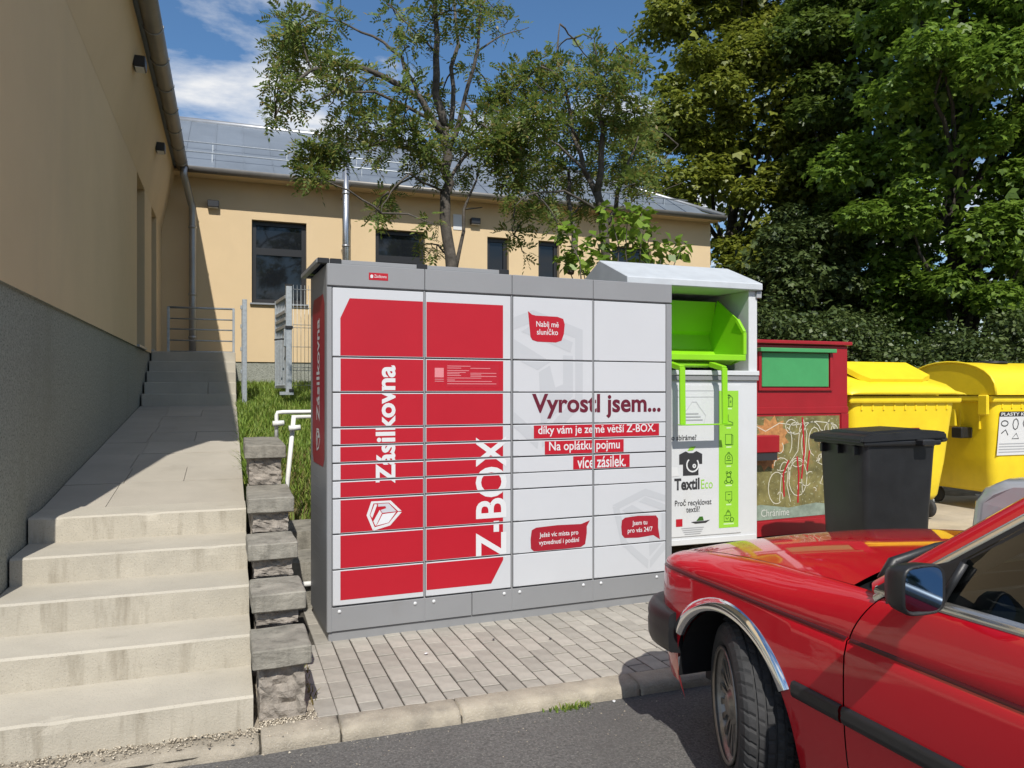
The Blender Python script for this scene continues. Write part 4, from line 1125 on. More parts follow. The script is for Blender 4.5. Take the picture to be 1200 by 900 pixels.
leafprint(0.36, 0.78, 0.15, 18, mat('petal_print_2', (0.36, 0.15, 0.05), 0.5, var=0.35, vscale=25), 0.0044)
ln = [[(0.62, 0.35), (0.58, 0.5), (0.60, 0.68), (0.70, 0.80), (0.72, 1.0), (0.76, 1.08)], [(0.76, 1.08), (0.80, 0.95), (0.78, 0.75), (0.74, 0.6), (0.75, 0.42)],
      arc(0.86, 0.86, 0.12, -60, 240, 16, 0.20), arc(0.70, 0.56, 0.10, 0, 360, 16, 0.16), arc(1.05, 0.95, 0.06, 0, 360, 10, 0.10), [(0.95, 0.5), (1.0, 0.62), (1.08, 0.58), (1.02, 0.48), (0.95, 0.5)],
      arc(0.47, 0.48, 0.09, 20, 300, 14, 0.14), [(0.50, 0.36), (0.52, 0.60), (0.58, 0.62)], [(0.9, 0.7), (0.98, 0.75), (1.02, 0.85)], arc(0.97, 0.72, 0.05, 0, 360, 8), [(0.2, 1.05), (0.35, 0.98), (0.5, 1.05), (0.65, 1.03), (0.9, 1.06), (1.1, 1.04)],
      [(1.0, 0.42), (1.1, 0.47), (1.12, 0.40), (1.03, 0.36), (1.0, 0.42)]]
r5 = random.Random(5)
for k in range(16):
    cx0, cz0, rr0, a0 = r5.uniform(0.5, 1.12), r5.uniform(0.36, 1.06), r5.uniform(0.02, 0.08), r5.uniform(0, 360)
    ln.append(arc(cx0, cz0, rr0, a0, a0 + r5.uniform(120, 340), 10, rr0 * r5.uniform(0.6, 2.0)))
stick('line_drawing', ribbon_bm(ln, 0.007), mat('print_cream', (0.60, 0.57, 0.46), 0.5), rc, 0.005)
stick('plant_drawing', ribbon_bm([[(0.70, 0.34), (0.71, 0.6), (0.69, 0.75)], [(0.74, 0.55), (0.77, 0.8), (0.75, 1.1)], [(0.55, 0.4), (0.54, 0.6), (0.6, 0.72)], [(0.80, 0.62), (0.83, 0.8)]], 0.016), L_red, rc, 0.0056)
stick('lettering', text_bm('Chráníme', 0.09, 0.30, 0.235, sx_=0.85), mat('print_offwhite', (0.55, 0.57, 0.52), 0.5), rc, 0.0060)
box('lower_band', 0.0855, Wr - 0.0855, -0.010, -0.001, 0.062, 0.19, red_sheet, rc, 0.003)

# ================================================================== YELLOW BINS
def yellow_bin(loc, rz, label, style):
    t = thing('recycling_bin', label, 'wheeled bin', loc, rz, 'yellow four wheeled bins')
    w2, d2, hb_ = 0.70, 0.54, 1.20          # half width, half depth, rim height
    bm = bmesh.new()
    secs = [(0.20, 0.80, 0.80), (0.25, 0.84, 0.84), (0.60, 0.91, 0.91), (1.0, 0.97, 0.97), (hb_, 1.0, 1.0)]
    rings = []
    for z, fx, fy in secs:
        a, b = w2 * fx, d2 * fy; c = 0.09
        ring = []
        for (sx0, sy0, st0) in ((1, -1, -90), (1, 1, 0), (-1, 1, 90), (-1, -1, 180)):
            for k in range(5):
                an = R(st0 + 22.5 * k)
                ring.append(bm.verts.new((sx0 * (a - c) + c * math.cos(an), sy0 * (b - c) + c * math.sin(an), z)))
        rings.append(ring)
    n = len(rings[0])
    for i in range(len(rings) - 1):
        for k in range(n): bm.faces.new((rings[i][k], rings[i][(k + 1) % n], rings[i + 1][(k + 1) % n], rings[i + 1][k]))
    bm.faces.new(rings[0][::-1])
    from_bm('body', bm, yellow, t, True)
    bm = bmesh.new()
    bbox(bm, -w2 - 0.035, w2 + 0.035, -d2 - 0.035, d2 + 0.035, hb_ + 0.001, hb_ + 0.075, 0.02, 2)
    from_bm('rim', bm, yellow, t)
    for sx0 in (-1, 1):
        for k in range(4):
            box('rib', sx0 * (w2 - 0.03) - 0.02, sx0 * (w2 - 0.03) + 0.02, -0.36 + 0.24 * k - 0.012, -0.36 + 0.24 * k + 0.012, 0.9, hb_, yellow, t, 0.004)
    for k in range(9):
        box('rib', -0.56 + 0.14 * k - 0.01, -0.56 + 0.14 * k + 0.01, -d2 - 0.006, -d2 + 0.05, hb_ - 0.07, hb_, yellow, t, 0.004)
    for sx0 in (-1, 1):
        for sy0 in (-1, 1):
            c = thing if False else None
            f = box('caster_fork', sx0 * 0.50 - 0.05, sx0 * 0.50 + 0.05, sy0 * 0.36 - 0.05, sy0 * 0.36 + 0.05, 0.145, 0.2, galv, t, 0.01)
            box('fork_plate', sx0 * 0.50 - 0.045, sx0 * 0.50 - 0.037, sy0 * 0.36 - 0.03, sy0 * 0.36 + 0.03, 0.07, 0.146, galv, f)
            box('fork_plate', sx0 * 0.50 + 0.037, sx0 * 0.50 + 0.045, sy0 * 0.36 - 0.03, sy0 * 0.36 + 0.03, 0.07, 0.146, galv, f)
            lathe('wheel', [(-0.024, 0.05), (-0.024, 0.088), (-0.015, 0.1), (0.015, 0.1), (0.024, 0.088), (0.024, 0.05)], 18, rubber, t, (sx0 * 0.50, sy0 * 0.36, 0.1), 'x')
        # trunnion for the lifting arm
        tr = tube('trunnion', [(sx0 * (w2 - 0.03), 0, 1.02), (sx0 * (w2 + 0.10), 0, 1.02)], 0.03, blackpl, t, 12)
        box('trunnion_head', min(sx0 * (w2 + 0.07), sx0 * (w2 + 0.15)), max(sx0 * (w2 + 0.07), sx0 * (w2 + 0.15)), -0.06, 0.06, 0.96, 1.08, blackpl, tr, 0.01)
        box('trunnion_plate', sx0 * (w2 - 0.0) - 0.02, sx0 * (w2 - 0.0) + 0.02, -0.09, 0.09, 0.92, 1.12, yellow, tr, 0.01)
    if style == 'flat':
        # lid: sloping front, raised panel
        prof = [(-d2 - 0.06, hb_ + 0.085), (-d2 - 0.062, hb_ + 0.115), (-d2 + 0.05, hb_ + 0.20), (-0.1, hb_ + 0.33), (0.15, hb_ + 0.37), (d2, hb_ + 0.30), (d2 + 0.05, hb_ + 0.085)]
        rows = []
        for x_, k in ((-w2 - 0.05, 0.0), (-w2 - 0.03, 0.35), (-w2 + 0.10, 0.9), (-0.3, 1.0), (0.3, 1.0), (w2 - 0.10, 0.9), (w2 + 0.03, 0.35), (w2 + 0.05, 0.0)):
            rows.append([(x_, y_, hb_ + 0.085 + (z_ - hb_ - 0.085) * (k if 0 < j < len(prof) - 1 else 1)) for j, (y_, z_) in enumerate(prof)])
        ld = grid('lid', rows, yellow, t, True, solid=0.012)
        bm = bmesh.new()
        a_ = Vector((0, 0.45, 0.235)).normalized()
        pts = [(-0.46, 0.10), (-0.40, 0.0), (0.30, 0.0), (0.40, 0.06), (0.5, 0.10), (0.46, 0.40), (-0.52, 0.40)]
        for x_, s_ in pts: pass
        base = Vector((0, -d2 + 0.06, hb_ + 0.215))
        nrm = Vector((0, -a_.z, a_.y))
        A = [bm.verts.new(base + Vector((x_, 0, 0)) + a_ * s_ - nrm * 0.02) for x_, s_ in pts]
        B = [bm.verts.new(base + Vector((x_ * 0.97, 0, 0)) + a_ * (s_ + 0.005) + nrm * 0.028) for x_, s_ in pts]
        bm.faces.new(B)
        for i in range(len(pts)): bm.faces.new((A[i], A[(i + 1) % len(pts)], B[(i + 1) % len(pts)], B[i]))
        from_bm('lid_panel', bm, yellow, ld)
    else:
        # lid arched from front to back, closed cheeks
        n = 14
        prof = [(-(d2 + 0.07) * math.cos(math.pi * k / n), hb_ + 0.08 + 0.37 * (math.sin(math.pi * k / n) ** 0.75 if 0 < k < n else 0)) for k in range(n + 1)]
        rows = [[(x_, y_, z_) for y_, z_ in prof] for x_ in np.linspace(-w2 - 0.04, w2 + 0.04, 6)]
        ld = grid('lid', rows, yellow, t, True)
        for x_ in (-w2 - 0.04, w2 + 0.04):
            mk('lid_cheek', [(x_, y_, z_) for y_, z_ in prof], [tuple(range(n + 1))], yellow, ld)
            arcp = [(x_, y_, z_) for y_, z_ in prof]
            tube('lid_bead', arcp, 0.014, yellow, ld, 6)
        lathe('insert_cap', [(0.0, 0.17), (0.02, 0.165), (0.03, 0.12)], 20, blackpl, ld, (-0.2, -0.10, hb_ + 0.435), 'z')
        box('hinge_arm', -w2 - 0.075, -w2 - 0.045, 0.1, 0.5, hb_ - 0.12, hb_ + 0.10, yellow, t, 0.012)
        box('lid_handle', -w2 - 0.08, -w2 - 0.04, -d2 + 0.0, -d2 + 0.12, hb_ - 0.14, hb_ + 0.08, yellow, t, 0.012)
        box('fork_socket', -w2 - 0.14, -w2 + 0.02, -0.28, -0.14, 0.80, 0.92, blackpl, t, 0.01)
        tube('fork_pin', [(-w2 + 0.02, 0.12, 0.80), (-w2 - 0.17, 0.12, 0.80)], 0.02, blackpl, t, 8)
        box('pin_head', -w2 - 0.22, -w2 - 0.165, 0.05, 0.19, 0.73, 0.87, blackpl, t, 0.01)
    return t
YS = 1.0
yb1 = yellow_bin((6.26, 2.96, 0.10), 0.0, 'yellow four wheeled recycling bin with raised lid panel behind the black bin', 'flat')
yb2 = yellow_bin((8.34, 3.05, 0.10), R(-2), 'yellow four wheeled recycling bin with arched lid and white poster at the right edge', 'arch')
for b_ in (yb1, yb2): b_.scale = (YS, YS, YS)
def fr(name, bm, m, t, z_, d):                                  # print on the slightly leaning bin front
    lean = Matrix.Translation((0, -0.54 * 0.97 - d, 1.0)) @ Matrix.Rotation(math.atan2(0.54 * 0.06, 0.4), 4, 'X')
    for v in bm.verts: v.co.z -= 1.0
    bmesh.ops.transform(bm, matrix=lean, verts=bm.verts[:]); return from_bm(name, bm, m, t, recalc=False)
fr('lettering', text_bm('PLASTY', 0.07, -0.025, 0.885, bold=0.001, fit=(0.105, 0.04)), L_print, yb1, 0, 0.008)
fr('red_plate', poly_bm([[(0.086, 0.80), (0.20, 0.80), (0.20, 0.95), (0.086, 0.95)]]), L_red, yb1, 0, 0.008)
fr('lettering', text_bm('KOVY', 0.07, 0.093, 0.885, bold=0.001, fit=(0.10, 0.04)), L_print, yb1, 0, 0.010)
fr('brand_mark', poly_bm([[(-0.20, 0.90), (-0.15, 0.925), (-0.09, 0.90), (-0.15, 0.912)]]), pr_dark, yb1, 0, 0.008)
po = fr('poster', poly_bm([[(-0.60, 0.62), (-0.05, 0.62), (-0.05, 1.10), (-0.60, 1.10)]]), L_print, yb2, 0, 0.012)
fr('poster_band', poly_bm([[(-0.60, 1.045), (-0.05, 1.045), (-0.05, 1.10), (-0.60, 1.10)]]), pr_dark, yb2, 0, 0.0135)
fr('lettering', text_bm('PLASTY KOVY', 0.05, -0.58, 1.053, bold=0.001, fit=(0.5, 0.036)), L_print, yb2, 0, 0.015)
fr('poster_drawing', ribbon_bm([arc(-0.52, 0.97, 0.05, 0, 360, 10, 0.03), arc(-0.36, 0.96, 0.04, 0, 360, 8, 0.06), arc(-0.2, 0.97, 0.05, 0, 360, 8), [(-.56, .86), (-.5, .9), (-.46, .84)], [(-.4, .8), (-.34, .86), (-.3, .8), (-.4, .8)], [(-.2, .8), (-.15, .88), (-.1, .8)]], 0.012), pr_dark, yb2, 0, 0.0135)
for k in range(4): fr('fine_print', poly_bm([[(-0.58, 0.65 + 0.03 * k), (-0.08, 0.65 + 0.03 * k), (-0.08, 0.66 + 0.03 * k), (-0.58, 0.66 + 0.03 * k)]]), pr_grey, yb2, 0, 0.0135)

# ================================================================== BLACK BIN
bb = thing('black_bin', 'black two wheeled rubbish bin standing before the red container', 'wheelie bin', (4.46, 1.02, 0.085), R(-95))
bm = bmesh.new()
rings = []
for z, fx, y0, y1 in ((0.05, 0.89, -0.30, 0.27), (0.09, 0.91, -0.315, 0.28), (0.5, 0.94, -0.335, 0.305), (0.93, 0.98, -0.355, 0.335), (1.02, 0.99, -0.36, 0.345)):
    a = 0.29 * fx; c = 0.05; ring = []
    for (sx0, yy, st0, sg) in ((1, y0, -90, 1), (1, y1, 0, -1), (-1, y1, 90, -1), (-1, y0, 180, 1)):
        for k in range(4):
            an = R(st0 + 30 * k)
            ring.append(bm.verts.new((sx0 * (a - c) + c * math.cos(an), yy + sg * c + c * math.sin(an), z)))
    rings.append(ring)
n = len(rings[0])
for i in range(len(rings) - 1):
    for k in range(n): bm.faces.new((rings[i][k], rings[i][(k + 1) % n], rings[i + 1][(k + 1) % n], rings[i + 1][k]))
bm.faces.new(rings[0][::-1])
from_bm('body', bm, blackpl, bb, True)
box('rim', -0.315, 0.315, -0.39, 0.36, 1.0, 1.045, blackpl, bb, 0.015, 2)
bm = bmesh.new()
bprism(bm, [(-0.43, 1.02), (-0.435, 1.045), (-0.40, 1.075), (-0.25, 1.095), (0.30, 1.115), (0.40, 1.10), (0.41, 1.048), (-0.38, 1.047)], -0.325, 0.325, 'x')
bmesh.ops.bevel(bm, geom=bm.edges[:], offset=0.012, segments=2, affect='EDGES')
ld = from_bm('lid', bm, blackpl, bb)
bm = bmesh.new(); bprism(bm, [(-0.30, 1.09), (-0.26, 1.108), (0.22, 1.126), (0.26, 1.11)], -0.22, 0.22, 'x'); from_bm('lid_ridge', bm, blackpl, ld)
for x_ in (-0.2, 0.0, 0.2): box('front_rib', x_ - 0.015, x_ + 0.015, -0.40, -0.34, 0.93, 1.0, blackpl, bb, 0.004)
tube('rear_handle', [(-0.26, 0.36, 1.03), (-0.26, 0.45, 1.04), (0.26, 0.45, 1.04), (0.26, 0.36, 1.03)], 0.018, blackpl, bb, 8)
box('side_grip', 0.30, 0.40, 0.10, 0.22, 1.0, 1.05, blackpl, bb, 0.01)
box('side_grip', -0.40, -0.30, 0.10, 0.22, 1.0, 1.05, blackpl, bb, 0.01)
for sx0 in (-1, 1):
    lathe('wheel', [(-0.025, 0.04), (-0.025, 0.09), (-0.015, 0.1), (0.015, 0.1), (0.025, 0.09), (0.025, 0.04)], 18, rubber, bb, (sx0 * 0.26, 0.27, 0.1), 'x')
bb.scale = (0.89, 0.89, 0.945)

# ================================================================== RED CAR
paint = bpy.data.materials.new('red_car_paint'); paint.use_nodes = True
_b = paint.node_tree.nodes['Principled BSDF']
_b.inputs['Base Color'].default_value = (0.50, 0.0035, 0.014, 1)
_b.inputs['Roughness'].default_value = 0.45
_b.inputs['Specular IOR Level'].default_value = 0.15
_b.inputs['Coat Weight'].default_value = 1.0
_b.inputs['Coat Roughness'].default_value = 0.025
_b.inputs['Coat IOR'].default_value = 1.55
_n = paint.node_tree.nodes; _l = paint.node_tree.links
_tx = _n.new('ShaderNodeTexNoise'); _tx.inputs['Scale'].default_value = 3.0; _tx.inputs['Detail'].default_value = 8
_mr = _n.new('ShaderNodeMapRange'); _mr.inputs[1].default_value = 0.35; _mr.inputs[2].default_value = 0.7; _mr.inputs[3].default_value = 0.02; _mr.inputs[4].default_value = 0.09
_l.new(_tx.outputs['Fac'], _mr.inputs[0]); _l.new(_mr.outputs[0], _b.inputs['Coat Roughness'])

rcar = thing('parked_car', 'red saloon car with chrome wheel arch trim parked nose to the kerb', 'car', (2.45, -1.04, ROAD))
ip = lambda x_, xs_, ys_: float(np.interp(x_, xs_, ys_))
def smooth_ip(xs_, ys_):
    # monotone cubic through points
    xs_ = np.array(xs_, float); ys_ = np.array(ys_, float)
    hh = np.diff(xs_); dl = np.diff(ys_) / hh
    m_ = np.zeros_like(xs_); m_[0] = dl[0]; m_[-1] = dl[-1]
    for i in range(1, len(xs_) - 1):
        m_[i] = 0 if dl[i - 1] * dl[i] <= 0 else 2 * dl[i - 1] * dl[i] / (dl[i - 1] + dl[i])
    def f(x_):
        x_ = min(max(x_, xs_[0]), xs_[-1]); i = min(int(np.searchsorted(xs_, x_, 'right')) - 1, len(hh) - 1); i = max(i, 0)
        t = (x_ - xs_[i]) / hh[i]
        return ((2 * t**3 - 3 * t**2 + 1) * ys_[i] + (t**3 - 2 * t**2 + t) * hh[i] * m_[i] + (-2 * t**3 + 3 * t**2) * ys_[i + 1] + (t**3 - t**2) * hh[i] * m_[i + 1])
    return f
Wplan = smooth_ip([-3.50, -3.48, -3.40, -3.25, -3.0, -2.6, -1.2, 0.0, 0.2, 0.3, 0.4, 0.5, 0.58, 0.64, 0.68, 0.70, 0.706], [0.60, 0.68, 0.75, 0.79, 0.81, 0.825, 0.83, 0.83, 0.83, 0.826, 0.815, 0.780, 0.722, 0.63, 0.49, 0.29, 0.02])
wz = smooth_ip([0.15, 0.20, 0.30, 0.42, 0.52, 0.62, 0.70, 0.738], [0.755, 0.775, 0.802, 0.822, 0.8295, 0.831, 0.828, 0.8255])
zedge = smooth_ip([-3.5, -3.3, -2.7, -2.4, -0.75, -0.60, -0.3, 0, 0.2, 0.4, 0.5, 0.6, 0.65, 0.706], [0.90, 0.915, 0.93, 0.915, 0.905, 0.893, 0.870, 0.852, 0.834, 0.804, 0.785, 0.757, 0.735, 0.70])
wedge = smooth_ip([-3.5, -2.5, -0.75, -0.62, -0.45, -0.2, 0.7], [0.74, 0.775, 0.79, 0.775, 0.735, 0.705, 0.70])
zcr = smooth_ip([-3.5, 0.3, 0.5, 0.706], [0.745, 0.745, 0.735, 0.665])
zhood = smooth_ip([-0.66, -0.3, 0, 0.2, 0.4, 0.55, 0.65, 0.706], [0.946, 0.928, 0.898, 0.872, 0.838, 0.80, 0.763, 0.715])
AR = 0.354; AZ = 0.305
def zlow(s):
    base = 0.20 if s < 0.36 else 0.27
    for c in (0.0, -2.57):
        if abs(s - c) <= AR: return max(base, AZ + math.sqrt(max(0, AR * AR - (s - c) ** 2)))
    return base
def side_pts(s, nl=12, nu=9):
    k = Wplan(s) / 0.83
    pts = []
    ze_, we_ = zedge(s), wedge(s); zk = zcr(s); wc = 0.8185
    for i in range(nu + 1):                      # shoulder, a quarter ellipse
        t = (1 - i / nu) * math.pi / 2
        pts.append(((we_ + (wc - we_) * math.cos(t)) * k, zk + 0.008 + (ze_ - zk - 0.008) * math.sin(t)))
    pts.append((0.8165 * k, zk + 0.003)); pts.append((0.8255 * k, zk - 0.004))
    zl = zlow(s); z0 = zk - 0.007
    for i in range(1, nl + 1):
        z_ = z0 + (zl - z0) * i / nl
        pts.append((wz(z_) * k, z_))
    return pts
def s_samples(a, b, step=0.06):
    xs_ = set(np.round(np.arange(a, b, step), 4)) | {a, b}
    for c in (0.0, -2.57):
        for t in np.linspace(0, math.pi, 37):
            v = c + AR * math.cos(t)
            if a < v < b: xs_.add(round(v, 4))
        for e in (-AR - 0.0015, AR + 0.0015):
            if a < c + e < b: xs_.add(c + e)
    if b > 0.5:
        for v in np.linspace(0.45, b, 22): xs_.add(round(float(v), 4))
    return sorted(xs_)
def panel(name, a, b, m=paint):
    for sg in (-1, 1):
        rows = [[(sg * w_, s, z_) for w_, z_ in side_pts(s)] for s in s_samples(a, b)]
        yield grid(name, rows, m, rcar, True, flip=(sg > 0))
def shut(o):                                     # bend the front edge of the door back towards the mirror
    for v in o.data.vertices:
        s = v.co.y
        bend = -0.115 * max(0, (v.co.z - 0.70) / 0.205) ** 1.6
        if o.name.startswith('fender'):
            if s < -0.35: v.co.y += bend * min(1, (-0.35 - s) / 0.235)
        else:
            if s > -1.1: v.co.y += bend * min(1, (s + 1.1) / 0.51)
for o in panel('fender', -0.585, 0.706): shut(o)
DOORS = list(panel('door', -1.64, -0.5905))
for o in DOORS: shut(o)
for o in panel('rear_door', -2.17, -1.6455): pass
for o in panel('rear_quarter', -3.50, -2.1755): pass
# bonnet
def hood_z(s, f): 
    e, c = zedge(s), zhood(s)
    return e + (c - e) * (1 - abs(f) ** 2.3) + 0.012 * math.exp(-((abs(f) - 0.70) / 0.10) ** 2) * sm(0.7, 0.4, s) if False else e + (c - e) * (1 - abs(f) ** 2.3)
rows = []
for s in list(np.linspace(-0.42, 0.4, 18)) + list(np.linspace(0.43, 0.706, 16)):
    k = Wplan(s) / 0.83
    we_ = (wedge(s) - 0.0065) * k
    rows.append([(f * we_, s - 0.10 * (abs(f) ** 2) * sm(0.1, -0.42, s), hood_z(s, f) + 0.001) for f in np.linspace(-1, 1, 25)])
grid('bonnet', rows, paint, rcar, True)
box('engine_bay', -0.66, 0.66, -0.58, 0.45, 0.55, 0.80, interior, rcar)
box('underbody', -0.50, 0.50, -3.38, 0.60, 0.17, 0.56, interior, rcar)
box('floor', -0.76, 0.76, -2.1, -0.42, 0.19, 0.24, interior, rcar)
for o in DOORS:                                   # inner lining
    pass
for sg in (-1, 1):
    box('door_lining', min(sg * 0.70, sg * 0.755), max(sg * 0.70, sg * 0.755), -2.15, -0.60, 0.24, 0.865, interior, rcar, 0.01)
    for c in (0.0, -2.57):
        rows = []
        for w_ in (0.50, 0.803):
            rows.append([(sg * w_, c + (AR - 0.004) * math.cos(t), AZ + (AR - 0.004) * math.sin(t)) for t in np.linspace(0.0, math.pi + 0.1, 30)])
        grid('wheel_well', rows, blackpl, rcar, True)
    for c in (0.0, -2.57):                        # chrome arch trim
        rows = []
        for t in np.linspace(R(32), R(150), 48):
            prof = [(AR - 0.006, -0.012), (AR - 0.004, 0.006), (AR + 0.004, 0.013), (AR + 0.014, 0.017), (AR + 0.030, 0.015), (AR + 0.044, 0.008), (AR + 0.051, -0.004)]
            row = []
            for r_, o_ in prof:
                y_, z_ = c + r_ * math.cos(t), AZ + r_ * math.sin(t)
                row.append((sg * (wz(min(z_, 0.738)) * Wplan(y_) / 0.83 + o_), y_, z_))
            rows.append(row)
        grid('arch_trim', rows, chrome, rcar, True, flip=(sg < 0))
    # black rubbing strip with chrome edge
    for (a, b) in ((-1.638, -0.593), (-0.583, -0.375), (-2.168, -1.648)):
        rows = []
        for s in np.linspace(a, b, 10):
            rows.append([(sg * (wz(z_) * Wplan(s) / 0.83 + o_), s, z_) for z_, o_ in ((0.545, -0.002), (0.543, 0.012), (0.53, 0.018), (0.518, 0.016), (0.515, 0.018), (0.500, 0.016), (0.492, 0.010), (0.490, -0.002))])
        grid('rub_strip', rows, blackpl, rcar, True)
    # dark coachline under the shoulder
    for (a, b) in ((-0.581, 0.62), (-1.636, -0.595), (-2.166, -1.65), (-3.4, -2.18)):
        rows = []
        for s in np.linspace(a, b, 24):
            k_ = Wplan(s) / 0.83; zk = zcr(s)
            bd = -0.115 * max(0, (zk - 0.70) / 0.205) ** 1.6
            bd *= min(1, max(0, (-0.35 - s) / 0.235)) if a == -0.581 else (min(1, max(0, (s + 1.1) / 0.51)) if a == -1.636 else 0)
            rows.append([(sg * (o_ * k_), s + bd, zk + d_) for o_, d_ in ((0.8180, 0.0045), (0.8205, 0.004), (0.8275, -0.0045), (0.8265, -0.006))])
        grid('coachline', rows, mat('coachline', (0.055, 0.003, 0.006), 0.35), rcar, True)
    # chrome belt line along the window
    rows = []
    for s in np.linspace(-2.45, -0.665, 14):
        rows.append([(sg * (wedge(s) + o_), s, zedge(s) + d_) for o_, d_ in ((0.006, -0.006), (0.010, 0.004), (0.004, 0.016), (-0.010, 0.022))])
    grid('belt_trim', rows, mat('brushed_trim', (0.62, 0.60, 0.56), 0.22, 0.9), rcar, True)
# cowl, windscreen, roof, pillars
grid('cowl', [[(f * 0.735, -0.40 - 0.10 * f * f, 0.905 - 0.055 * f * f) for f in np.linspace(-1, 1, 15)], [(f * 0.75, -0.48 - 0.10 * f * f, 0.900 - 0.035 * f * f) for f in np.linspace(-1, 1, 15)], [(f * 0.77, -0.60 - 0.07 * f * f, 0.925 - 0.025 * f * f) for f in np.linspace(-1, 1, 15)]], blackpl, rcar, True)
def pil(t): return Vector((0.785 - 0.168 * t, -0.643 - 0.57 * t, 0.905 + 0.44 * t))
rows = []
for t in np.linspace(0.03, 1, 8):
    p = pil(t); rows.append([(f * (p.x - 0.025), p.y + 0.12 * (1 - f * f) * (1 - 0.5 * t), p.z + 0.012 + 0.02 * (1 - f * f)) for f in np.linspace(-1, 1, 15)])
grid('windscreen', rows, carglass, rcar, True)
rows = []
for s in np.linspace(-1.20, -2.50, 14):
    c = 1.405 - 0.10 * ((s + 1.75) / 0.85) ** 2 * (1 if s < -1.75 else 0.35)
    rows.append([(f * (0.615 - 0.0 * abs(s)), s, c - 0.055 * abs(f) ** 2.5) for f in np.linspace(-1, 1, 17)])
grid('roof', rows, paint, rcar, True, flip=True, solid=0.02)
grid('rear_window', [[(f * 0.56, -2.53, 1.30 - 0.03 * f * f) for f in np.linspace(-1, 1, 9)], [(f * 0.66, -2.98, 0.965 - 0.03 * f * f) for f in np.linspace(-1, 1, 9)]], carglass, rcar, True)
grid('boot_lid', [[(f * (wedge(s) - 0.002) * Wplan(s) / 0.83, s, z_ - 0.03 * f * f) for f in np.linspace(-1, 1, 13)] for s, z_ in ((-2.6, 0.95), (-2.95, 0.955), (-3.3, 0.945), (-3.47, 0.935), (-3.50, 0.925))], paint, rcar, True, flip=True)
grid('rear_panel', [[(f * 0.60, -3.50, z_) for f in np.linspace(-1, 1, 7)] for z_ in (0.25, 0.6, 0.925)], paint, rcar, True)
grid('parcel_shelf', [[(-0.7, -2.3, 0.88), (0.7, -2.3, 0.88)], [(-0.7, -2.99, 0.93), (0.7, -2.99, 0.93)]], interior, rcar)
for sg in (-1, 1):
    def q3(p): return Vector((sg * p[0], p[1], p[2]))
    def strip(name, f, n, m, flip=False):
        return grid(name, [[q3(v) for v in f(t)] for t in np.linspace(0, 1, n)], m, rcar, True, flip=flip)
    def apillar(t):
        p = pil(t); return [(p.x - 0.06, p.y + 0.014, p.z + 0.014), (p.x - 0.03, p.y + 0.010, p.z + 0.018), (p.x - 0.008, p.y + 0.0, p.z + 0.013), (p.x + 0.003, p.y - 0.012, p.z - 0.003), (p.x + 0.006, p.y - 0.022, p.z - 0.018)]
    strip('pillar', apillar, 8, paint)
    def drip(t):
        p = pil(t); return [(p.x + 0.007, p.y - 0.020, p.z - 0.015), (p.x + 0.014, p.y - 0.024, p.z - 0.021), (p.x + 0.012, p.y - 0.031, p.z - 0.030)]
    strip('drip_trim', drip, 8, mat('brushed_trim', (0.62, 0.60, 0.56)))
    def dframe(t):
        p = pil(t); return [(p.x + 0.010, p.y - 0.030, p.z - 0.028), (p.x + 0.020, p.y - 0.042, p.z - 0.046), (p.x + 0.026, p.y - 0.062, p.z - 0.068), (p.x + 0.022, p.y - 0.072, p.z - 0.080)]
    strip('window_frame', lambda t: dframe(0.05 + 0.95 * t), 8, blackpl)
    # quarter light triangle with mirror mount
    a, b_, c = (0.797, -0.672, 0.914), (0.797, -0.875, 0.914), (0.757, -0.925, 1.045)
    d_ = (0.768, -0.765, 0.985)
    mk('mirror_sail', [q3(v) for v in (a, b_, c, d_)] + [q3((v[0] - 0.02, v[1], v[2])) for v in (a, b_, c, d_)], [(0, 1, 2, 3), (7, 6, 5, 4), (0, 4, 5, 1), (1, 5, 6, 2)], blackpl, rcar)
    tube('frame_bar', [q3((0.797, -0.885, 0.914)), q3((0.757, -0.93, 1.035))], 0.010, blackpl, rcar, 8)
    def gl_(t):                                   # side glass
        s0 = -0.885 - 0.755 * t
        lo = (0.785, s0, 0.912)
        th = min(1.0, max(0.0, (-s0 - 0.70) / 0.60)); zt = min(1.335, 0.905 + 0.44 * (-s0 - 0.643) / 0.57 - 0.07)
        return [lo, (0.785 - 0.17 * (zt - 0.912) / 0.44 * 0.47, s0, (zt + 0.912) / 2), (0.785 - 0.17 * (zt - 0.912) / 0.44, s0, zt)]
    strip('side_glass', gl_, 12, carglass)
    def gl2(t):
        s0 = -1.72 - 0.62 * t; return [(0.785, s0, 0.912), (0.70, s0, 1.13), (0.617, s0, 1.345 - 0.05 * t)]
    strip('rear_side_glass', gl2, 6, carglass)
    def bp2(t): return [(0.79 - 0.17 * t, -1.64, 0.91 + 0.44 * t), (0.794 - 0.17 * t, -1.68, 0.91 + 0.44 * t), (0.79 - 0.17 * t, -1.72, 0.91 + 0.44 * t)]
    strip('centre_pillar', bp2, 4, blackpl)
    def cpil(t): return [(0.79 - 0.18 * t, -2.34 - 0.02 * t, 0.91 + 0.43 * t), (0.792 - 0.18 * t, -2.55 + 0.05 * t, 0.93 + 0.40 * t), (0.70 - 0.10 * t, -2.98 + 0.45 * t, 0.945 + 0.36 * t)]
    strip('rear_pillar', cpil, 5, paint)
    # roof side rail above the windows
    strip('roof_rail', lambda t: [(0.617, -1.26 - 1.10 * t, 1.345 - 0.02 * t), (0.625, -1.26 - 1.10 * t, 1.365 - 0.02 * t), (0.605, -1.26 - 1.10 * t, 1.385 - 0.02 * t)], 5, paint)
    # door mirror
    bm = bmesh.new()
    rings = []
